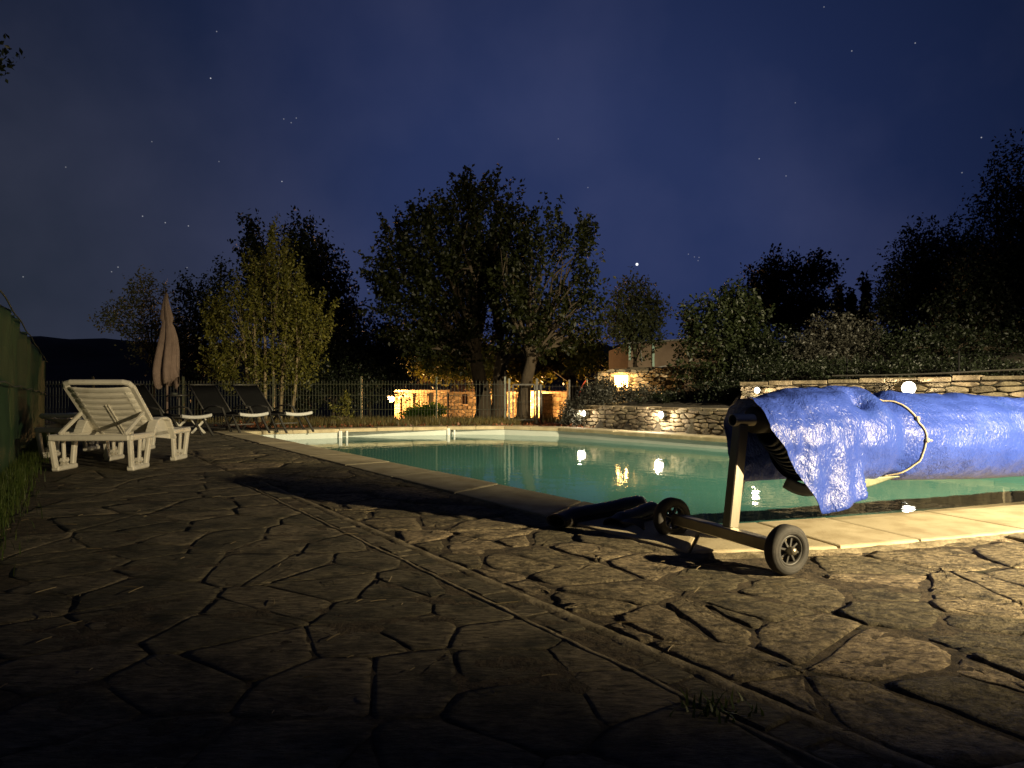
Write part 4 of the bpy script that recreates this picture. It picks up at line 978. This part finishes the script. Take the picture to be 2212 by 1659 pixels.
tree('ash_tree', 'ragged tree between the parasol and the yellow-green tree', 22, (430, 850),
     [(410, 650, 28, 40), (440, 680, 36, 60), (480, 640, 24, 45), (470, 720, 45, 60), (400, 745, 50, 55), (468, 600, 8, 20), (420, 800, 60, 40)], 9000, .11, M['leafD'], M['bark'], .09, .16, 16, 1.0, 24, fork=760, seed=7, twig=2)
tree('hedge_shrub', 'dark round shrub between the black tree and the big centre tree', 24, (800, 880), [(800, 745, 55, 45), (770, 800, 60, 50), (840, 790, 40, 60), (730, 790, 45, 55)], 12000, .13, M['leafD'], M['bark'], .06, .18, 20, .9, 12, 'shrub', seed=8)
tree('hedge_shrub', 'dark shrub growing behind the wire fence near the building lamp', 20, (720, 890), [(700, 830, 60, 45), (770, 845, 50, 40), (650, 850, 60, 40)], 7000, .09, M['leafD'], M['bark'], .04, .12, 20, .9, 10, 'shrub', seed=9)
tree('young_maple', 'small solitary round-headed tree against the sky, right of the centre', 25, (1372, 790),
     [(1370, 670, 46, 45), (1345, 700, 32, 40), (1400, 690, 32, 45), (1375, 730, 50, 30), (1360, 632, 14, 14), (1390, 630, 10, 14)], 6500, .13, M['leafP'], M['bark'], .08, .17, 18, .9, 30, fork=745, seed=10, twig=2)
tree('laurel_bush', 'tall glossy evergreen bush behind the low stone wall', 14.4, (1560, 880),
     [(1560, 690, 60, 55), (1545, 770, 75, 80), (1610, 720, 42, 80), (1500, 700, 25, 35), (1600, 810, 55, 60), (1520, 840, 50, 40), (1585, 645, 20, 25)], 16000, .085, M['leafG'], M['bark'], .06, .09, 24, .9, 20, 'bush', seed=11)
tree('oak_tree', 'broad dark tree on the slope behind the glossy evergreen bush', 24, (1710, 800), [(1690, 600, 52, 36), (1760, 598, 42, 34), (1650, 625, 36, 34), (1700, 660, 80, 45), (1640, 690, 50, 50), (1740, 700, 60, 50)], 13000, .14, M['leafD'], M['bark'], .14, .17, 20, .9, 26, fork=690, seed=12, twig=2)
tree('bare_tree', 'tall wispy tree rising at the right edge', 15.5, (2190, 800), [(2190, 400, 45, 85), (2150, 500, 70, 80), (2230, 520, 70, 120), (2120, 600, 60, 70), (2200, 640, 90, 80), (2280, 420, 60, 90)], 15000, .085, M['leafD'], M['bark'], .11, .14, 14, .9, 70, fork=640, seed=13, twig=6)
tree('bare_tree', 'rounded twiggy tree left of the tall wispy one', 16.5, (2010, 800), [(2000, 570, 65, 70), (2060, 600, 75, 85), (1960, 640, 55, 60), (2020, 680, 100, 70), (1930, 690, 40, 55), (2110, 700, 70, 70)], 26000, .085, M['leafD'], M['bark'], .10, .13, 18, .9, 50, fork=680, seed=14, twig=4)
tree('bare_tree', 'dense dark tree filling the gap at the right edge above the wall', 14.2, (2130, 800), [(2130, 620, 70, 70), (2200, 600, 70, 80), (2080, 700, 70, 60), (2180, 720, 90, 60), (2270, 650, 70, 90)], 18000, .08, M['leafD'], M['bark'], .09, .13, 18, .9, 30, fork=700, seed=51, twig=3)
tree('scrub_bush', 'pale tangled bush on the dark slope above the taller wall', 13.2, (1800, 800), [(1800, 735, 50, 40), (1760, 765, 50, 28), (1850, 750, 50, 40)], 7000, .06, M['leafL'], M['bark'], .03, .10, 18, .9, 24, 'bush', seed=15, twig=3)
tree('scrub_bush', 'dark tangled bush on the slope at far right above the lamp', 12.8, (2050, 805), [(1960, 755, 70, 40), (2060, 760, 80, 40), (2160, 765, 80, 45)], 9000, .06, M['leafD'], M['bark'], .03, .10, 18, .9, 30, 'bush', seed=16, twig=4)
tree('scrub_bush', 'low dark bush between evergreen bush and the corner of the taller wall', 13.6, (1690, 820), [(1680, 770, 45, 40), (1640, 800, 40, 35), (1720, 780, 40, 30)], 6000, .065, M['leafD'], M['bark'], .03, .10, 18, .9, 18, 'bush', seed=17)
tree('lavender_bush', 'greyish flowering bush spilling over the left end of the low wall', 13.3, (1262, 915), [(1243, 893, 22, 24), (1285, 862, 36, 16), (1236, 906, 18, 12)], 5000, .05, M['leafL'], M['bark'], .02, .055, 22, .9, 12, 'bush', seed=18)
tree('lavender_bush', 'greyish flowering mound on the bank under the glowing niche', 13.9, (1345, 870), [(1330, 856, 50, 16), (1385, 860, 50, 16), (1310, 840, 26, 12), (1430, 866, 40, 12)], 6000, .05, M['leafL'], M['bark'], .02, .06, 22, .9, 12, 'bush', seed=19)
tree('ground_cover', 'dark creeping shrub covering the bank behind the low wall, left of the evergreen', 12.9, (1440, 884), [(1400, 874, 40, 9), (1460, 868, 50, 14), (1510, 864, 40, 16)], 7000, .05, M['leafD'], M['bark'], .015, .06, 20, 1.2, 12, 'shrub', seed=41)
tree('ground_cover', 'dark creeping shrub covering the bank between the evergreen and the taller wall', 12.0, (1570, 884), [(1545, 872, 40, 12), (1600, 862, 45, 22), (1570, 845, 50, 20)], 8000, .05, M['leafD'], M['bark'], .015, .06, 20, 1.4, 12, 'shrub', seed=42)
for i in range(4):
    x = 1680 + i * 150; tree('ground_cover', ('low dark growth above the taller wall, nearest its corner', 'low dark growth above the taller wall, left of the bright lamp', 'low dark growth above the taller wall, right of the bright lamp', 'low dark growth above the taller wall at the right edge')[i], 11.75 - .45 * i, (x, 815), [(x - 40, 808 - 2 * i, 60, 10), (x + 40, 806 - 2 * i, 60, 12), (x, 795, 70, 16, 40)], 5000, .045, M['leafD'], M['bark'], .015, .05, 20, 1.2, 10, 'shrub', seed=43 + i)
for i, (x, yt, w) in enumerate(((1812, 636, 12), (1838, 640, 12), (1868, 612, 18))):
    blobs = [(x, yt + (800 - yt) * f, max(2, w * (.15 + f)), (800 - yt) * .09) for f in np.linspace(.04, .9, 9)]
    tree('conifer', ('small pointed conifer on the skyline beside the broad dark tree', 'second small conifer on the skyline, in the middle of three', 'tallest of the three skyline conifers')[i], 42, (x, 800), blobs, 4000, .28, M['leafD'], M['bark'], .12, .16, 16, 1, 10, 'conifer', 'conifers on the skyline', seed=20 + i)
lt = tree('overhanging_tree', 'dark leaf tip of a tree hanging in at the upper left edge', 5.2, (-330, 900), [(-40, 140, 50, 26), (-160, 120, 120, 90), (-330, 100, 160, 140)], 9000, .05, M['leafD'], M['bark'], .08, .06, 20, .6, 16, fork=300, seed=30)
# sapling by the fence
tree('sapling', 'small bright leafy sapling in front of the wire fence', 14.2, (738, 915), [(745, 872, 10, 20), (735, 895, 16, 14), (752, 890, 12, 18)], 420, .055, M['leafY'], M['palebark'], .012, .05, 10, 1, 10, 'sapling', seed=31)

def blades(name, Pn, h, w, mat, lean=.35, parent=None):
    n = len(Pn); rg = rng; a = rg.uniform(0, 2 * math.pi, n); s = np.stack([np.cos(a), np.sin(a), np.zeros(n)], 1); b = np.stack([-np.sin(a), np.cos(a), np.zeros(n)], 1)
    H = (h * rg.uniform(.45, 1.25, n))[:, None]; ln = (lean * rg.normal(size=n))[:, None]; up = np.array([0, 0, 1.0])
    m_ = Pn + up * H * .55 + b * H * ln * .3; t_ = Pn + up * H + b * H * ln
    V = np.stack([Pn - s * w, Pn + s * w, m_ + s * w * .7, t_, m_ - s * w * .7], 1).reshape(-1, 3); k = np.arange(n)[:, None] * 5
    Fq = np.concatenate([k + [0, 1, 2], k + [0, 2, 4], k + [4, 2, 3]], 1).reshape(-1, 3); return fromnp(name, V, Fq, mat, parent)
# weeds and dead leaves between the pool and the fence
n_ = 9000; X = rng.uniform(-4.6, .15, n_); Yw = rng.uniform(13.15, 15.6, n_)
tag(blades('weeds', np.stack([X, Yw, np.full(n_, -.06)], 1), .17, .006, M['weed'], .5), 'dry weeds growing along the fence beyond the pool', 'weeds', kind='stuff')
n_ = 3000; X = rng.uniform(-5.6, 2.0, n_); Yw = rng.uniform(12.95, 14.6, n_)
V, Fq = leaves(np.stack([X, Yw, rng.uniform(-.055, .015, n_)], 1), .07, .6, 0, 2.0); tag(fromnp('dead_leaves', V, Fq, M['dryleaf']), 'reddish dead leaves heaped beyond the far coping', 'leaves', kind='stuff')
n_ = 9000; X = rng.uniform(-9, 4, n_); Yw = rng.uniform(15.2, 30, n_); Z = np.array([hgt(a, b) for a, b in zip(X, Yw)])
tag(blades('meadow_grass', np.stack([X, Yw, Z], 1), .16, .008, M['weed'], .4), 'rough meadow grass beyond the fence', 'grass', kind='stuff')
# grass at the foot of the windbreak
n_ = 9000; f = rng.uniform(0, 1, n_) ** 1.2; off = np.abs(rng.normal(size=n_)) * .085 + .01
Pg = np.stack([A.x + dv.x * f + .836 * off, A.y + dv.y * f + .548 * off, np.full(n_, -.03)], 1)
tag(blades('grass', Pg, .13, .0028, M['grass'], .5), 'green grass growing at the foot of the windbreak', 'grass', kind='stuff')
# bright low bush in front of the farm building
tree('box_bush', 'bright green low bush in front of the farm building door', 41, (918, 905), [(905, 893, 20, 9), (935, 890, 24, 10), (890, 900, 12, 7)], 3500, .16, M['brightgrass'], M['bark'], .03, .12, 22, 1, 6, 'bush', seed=33)
# straws, twigs and grit lying on the paving; moss in the joints
d_ = MB()
for i in range(170):
    y = random.uniform(1.2, 5.5); x = random.uniform(-.8, .75) * y
    if pooldist((x, y))[0] < .45: continue
    l = random.uniform(.008, .04) * (1 if y > 1.8 else .5); a_ = random.uniform(0, 6.28); z = .006 + random.uniform(0, .006); c_, s_ = math.cos(a_) * l, math.sin(a_) * l
    d_.tube([(x - c_, y - s_, z), (x + s_ * .04, y - c_ * .04, z + .001), (x + c_, y + s_, z)], .0013, 4)
tag(d_.build('straw_litter', M['straw']), 'bits of straw and twigs scattered on the paving', 'litter', kind='stuff')
# fine grit and moss
cells_pts = []
for i in range(7000):
    y = random.uniform(1.1, 4.2); x = random.uniform(-.75, .85) * y
    if strip_d((x, y)) < 0 or pooldist((x, y))[0] < .38: continue
    cells_pts.append((x, y, -.016))
Pn = np.array(cells_pts); V, Fq = leaves(Pn, .012, .7, .2, .6); tag(fromnp('joint_moss', V, Fq, M['weed']), 'dry moss and crumbs in the paving joints', 'moss', kind='stuff')
# small weed in the foreground joint
wp = np.array([(.45 + random.gauss(0, .045), 1.55 + random.gauss(0, .03), -.01) for _ in range(60)]); tag(blades('weed_tuft', wp, .04, .004, M['grass'], .9), 'small green weed sprouting in the foreground joint', 'weed', kind='stuff')

# ------------------------------------------------------------------ small things by the gate
ho = tag(empty('hose_hoop', W(1253, 880, 14.6)), 'red hose bent upright beside the grey bank bushes', 'hose')
o_ = Vector(W(1253, 880, 14.6)); MB().tube([Vector(W(x, y, 14.6)) - o_ for x, y in ((1244, 884), (1248, 862), (1255, 838), (1262, 826), (1266, 822))], .012, 8).build('hose', M['red'], ho, True)
MB().tube([Vector(W(1268, y, 14.6)) - o_ for y in (818, 884)], .006, 6).build('stake', M['galv'], ho)
MB().tube([Vector(W(x, y, 14.9)) - o_ for x, y in ((1276, 868), (1274, 850), (1279, 842), (1286, 850), (1290, 866))], .010, 8).build('hose_loop', M['darkwood'], ho, True)
tag(MB().bar(Vector(G(1180, 917)) + Vector((0, 0, .0)), Vector(G(1247, 917.5)), .16, .03, bev=.004).build('plank', M['orange']), 'orange plank lying flat by the gate', 'plank')
lid = tag(empty('skimmer_lid', G(2206, 1163)), 'pale square skimmer lid at the right edge of the coping', 'lid')
MB().box((.05, -.03, .006), (.20, .14, .02), Matrix.Rotation(R(22), 3, 'Z'), .005).build('plate', M['mortar'], lid)

# ------------------------------------------------------------------ glowing niche in a stone block on the bank
YN = 15.4; kn = YN / F
niche = tag(empty('stone_oven', ((1345 - 1106) * kn, YN, 0)), 'dark stone block on the bank with a glowing warm niche', 'oven')
P = Vector(((1290 - 1106) * kn, YN)); D = Vector((1, 0)); Nn = Vector((0, -1)); Lh = (1480 - 1290) * kn
hx0, hx1, hz0, hz1 = (1329 - 1290) * kn, (1362 - 1290) * kn, CH - (838 - HZ) * kn, CH - (808 - HZ) * kn
ztop = lambda s: CH - (np.interp(s / kn + 1290, [1290, 1312, 1400, 1480], [806, 796, 798, 788]) - HZ) * kn
def nslab(s0, s1, z0, z1, n0=-.5, n1=-.06):
    m_ = MB(); slab(m_, P, D, Nn, s0, s1, z0, z1, n0, n1); child(m_.build('block', M['wallback']), niche)
nslab(0, hx0, .2, ztop(0)); nslab(hx1, Lh, .2, ztop(Lh) - .05); nslab(hx0, hx1, .2, hz0); nslab(hx0, hx1, hz1, ztop(.3)); nslab(hx0, hx1, hz0, hz1, -.5, -.36)
for s_ in rubble('n', M['wallstone'], None, P, D, Nn, Lh, lambda s: .35, ztop, .20, .085, gap=.012, holes=[(hx0, hx1, hz0, hz1)]): child(s_, niche)
m_ = MB(); slab(m_, P, D, Nn, hx0 - .10, hx1 + .10, hz1, hz1 + .035, -.3, .05); child(m_.build('lintel', M['wallstone']), niche)
m_ = MB(); slab(m_, P, D, Nn, hx0 + .01, hx1 - .01, hz0 + .02, hz1 - .02, -.34, -.30); child(m_.build('glowing_back', M['nicheglow']), niche)  # emissive panel, the lamplight on the niche back is put into its glow
child(MB().bar(W(1313, 826, YN - .1), W(1325, 843, YN - .12), .03, .03).build('prop_stick', M['wood']), niche)
child(light('niche_light', ((1345 - 1106) * kn, YN - .12, CH - (822 - HZ) * kn), 45, (1, .58, .20), None, .08), niche)

# brown building with mint downpipes
YB = 25; kb_ = YB / F
bb = tag(empty('rendered_house', ((1420 - 1106) * kb_, YB, 0)), 'brown rendered house wall with mint downpipes behind the evergreen bush', 'house')
x0, x1, x2 = [(x - 1106) * kb_ for x in (1357, 1480, 1640)]; z1 = CH - (742 - HZ) * kb_; z2 = CH - (726 - HZ) * kb_
m_ = MB(); m_.add([(x0, YB, .2), (x2, YB, .2), (x2, YB, z2), (x0, YB, z1), (x0, YB + 5, .2), (x2, YB + 5, .2), (x2, YB + 5, z2), (x0, YB + 5, z1)], [(0, 1, 2, 3), (5, 4, 7, 6), (4, 0, 3, 7), (1, 5, 6, 2), (3, 2, 6, 7)])
child(m_.build('wall', M['render']), bb)
for x, ya, yb in ((1360, 741, 778), (1411, 735, 792)): child(MB().bar(W(x, ya, YB - .05), W(x, yb, YB - .05), .075, .075).build('downpipe', M['mint']), bb)
child(MB().tube([W(1384, 755, YB - .06), W(1386, 770, YB - .06), W(1387, 782, YB - .06)], .012, 6).build('cable', M['whitepad']), bb)
child(MB().tube([W(x, y, YB - .3) for x, y in ((1392, 798), (1408, 799), (1424, 793), (1440, 790))], .02, 6).build('cable', M['whitepad']), bb)
child(MB().bar(W(1354, 741, YB - .04), W(1640, 724, YB - .04), .12, .06).build('gutter', M['darkmetal']), bb)

# ------------------------------------------------------------------ stone farm building down the slope
YH = 46.0; kh = YH / F
def hx(x): return (x - 1106) * kh
def hz(y): return CH - (y - HZ) * kh
gz = hz(912)
house = tag(empty('stone_farmhouse', (hx(960), YH, gz)), 'long low stone farm building lit by a bare lamp at its left end', 'house')
def face(x0, x1, yt, Yd, holes=(), su=.42, sv=.22):
    P = Vector((hx(x0), Yd)); Lh = hx(x1) - hx(x0); zt_ = hz(yt)
    hl = [(hx(a) - hx(x0), hx(b) - hx(x0), hz(d), hz(c)) for a, b, c, d in holes]
    m_ = MB(); xs_ = sorted([0, Lh] + [v for h in hl for v in h[:2]])
    for a, b in zip(xs_[:-1], xs_[1:]):
        h = [q for q in hl if q[0] <= a + 1e-6 and q[1] >= b - 1e-6]
        if not h: slab(m_, P, Vector((1, 0)), Vector((0, -1)), a, b, gz - .3, zt_, -.4, -.05)
        else:
            if h[0][2] > gz: slab(m_, P, Vector((1, 0)), Vector((0, -1)), a, b, gz - .3, h[0][2], -.4, -.05)
            slab(m_, P, Vector((1, 0)), Vector((0, -1)), a, b, h[0][3], zt_, -.4, -.05); slab(m_, P, Vector((1, 0)), Vector((0, -1)), a, b, max(gz, h[0][2]), h[0][3], -.4, -.34)
    child(m_.build('wall', M['houseback']), house)
    for s_ in rubble('h', M['houseStone'], None, P, Vector((1, 0)), Vector((0, -1)), Lh, lambda s: gz, lambda s: zt_, su, sv, .12, .035, hl, .05): child(s_, house)
def part(mb, name, mat): return child(mb.build(name, mat), house)
face(852, 908, 846, YH, [(865, 891, 850, 915)])
face(908, 966, 843, YH - .25, [(927, 944, 848, 912)])
face(966, 1128, 848, YH + .9, [(996, 1008, 852, 873)])
face(1126, 1168, 847, YH)
part(MB().box((hx(878), YH + .22, hz(883)), (hx(887) - hx(867), .06, hz(858) - hz(911))), 'door', M['darkwood'])
for i in range(2):
    for j in range(3): part(MB().box((hx(873 + 8 * i), YH + .18, hz(866 + 9 * j)), (.14, .03, .22)), 'door_pane', M['houseback'])
part(MB().box((hx(878), YH - .04, hz(854)), (hx(893) - hx(864), .3, .22)), 'lintel', M['wood'])
part(MB().box((hx(891), YH - .05, hz(884)), (.09, .2, hz(858) - hz(911))), 'door_jamb', M['wood'])
part(MB().box((hx(935.5), YH - .02, hz(880)), (hx(943) - hx(928), .08, hz(848) - hz(911))), 'shutter', M['wood'])
for q in (-1, 0, 1): part(MB().box((hx(1002) + q * .13, YH + 1.02, hz(862.5)), (.04, .06, .62)), 'window_bar', M['darkwood'])
part(MB().box((hx(1002), YH + 1.2, hz(862.5)), (.36, .04, .62)), 'window', M['darkmesh'])
for x0, x1, ye, yr, Yd in ((846, 972, 845, 818, YH), (966, 1130, 849, 812, YH + .9), (1122, 1172, 847, 822, YH)):
    m_ = MB(); n1 = 3
    m_.add([(hx(x0), Yd - .3, hz(ye)), (hx(x1), Yd - .3, hz(ye)), (hx(x1) - .4, Yd + 3, hz(yr) + .1), (hx(x0) + .6, Yd + 3, hz(yr) + .1), (hx(x0), Yd - .3, hz(ye) + .1), (hx(x1), Yd - .3, hz(ye) + .1), (hx(x1) - .4, Yd + 3, hz(yr) + .2), (hx(x0) + .6, Yd + 3, hz(yr) + .2)], [(0, 3, 2, 1), (4, 5, 6, 7), (0, 1, 5, 4), (1, 2, 6, 5), (2, 3, 7, 6), (3, 0, 4, 7)])
    part(m_, 'roof', M['roof'])
    part(MB().box(((hx(x0) + hx(x1)) / 2, Yd - .34, hz(ye) + .02), (hx(x1) - hx(x0), .06, .12)), 'fascia', M['wood'])
# gable dormers
for x in (916, 1036):
    m_ = MB(); m_.add([(hx(x - 34), YH + .4, hz(842)), (hx(x + 20), YH + .4, hz(842)), (hx(x - 2), YH + 1.6, hz(812)), (hx(x - 4), YH + 1.6, hz(812))], [(0, 1, 2, 3)])
    solid(part(m_, 'roof_hip', M['roof']), .08)
# lean-to
part(MB().bar((hx(1168), YH - .2, hz(848)), (hx(1238), YH - .2, hz(847)), .12, .14), 'lean_to_beam', M['wood'])
part(MB().bar((hx(1231), YH - .2, hz(849)), (hx(1231), YH - .2, gz), .16, .16), 'lean_to_post', M['wood'])
part(MB().bar((hx(1222), YH - .2, hz(850)), (hx(1230), YH - .2, hz(862)), .1, .1), 'brace', M['wood'])
face(1168, 1232, 850, YH + 1.8, su=.5, sv=.28)
m_ = MB(); m_.add([(hx(1166), YH - .35, hz(846)), (hx(1240), YH - .35, hz(846)), (hx(1240), YH + 2.2, hz(836)), (hx(1166), YH + 2.2, hz(836))], [(0, 1, 2, 3)]); solid(part(m_, 'lean_to_roof', M['roof']), .08)
ld_ = tag(empty('ladder', (hx(1122), YH - .4, gz)), 'dark ladder leaning on the right wing of the farm building', 'ladder')
for q in (0, .35): MB().bar((q - .15 + .25, -.2, 0), (q - .15, .1, hz(853) - gz), .04, .06).build('rail', M['darkwood'], ld_)
for j in range(6): f = (j + .7) / 6.5; MB().bar((-.15 + .25 * (1 - f), -.2 + .3 * f, f * (hz(853) - gz)), (.2 + .25 * (1 - f), -.2 + .3 * f, f * (hz(853) - gz)), .03, .03).build('rung', M['darkwood'], ld_)
def bulb(x, y, Yd, power, label, r):
    t = tag(empty('wall_lantern', (hx(x), Yd, hz(y))), label, 'lantern', 'lanterns on the farm building')
    MB().ball((0, 0, 0), r, 14, 8).build('bulb', M['bulbwarm'], t, True); MB().lathe([(.0, r * 1.3), (.08, r * .6), (.1, .001)], (0, 0, r * .7), (0, 0, 1), 14).build('cap', M['lamp'], t); MB().bar((0, 0, r * .8), (0, .35, r * .8), .03, .03).build('arm', M['lamp'], t)
    light('lantern_light', (0, -.8, .1), power, (1, .50, .16), t, .15)
bulb(848, 861, YH - .6, 3400, 'glaring orange lantern at the left end of the farm building', .22)
bulb(1142, 866, YH - .5, 3000, 'lantern behind the leaning trunk on the right wing of the farm building', .12)
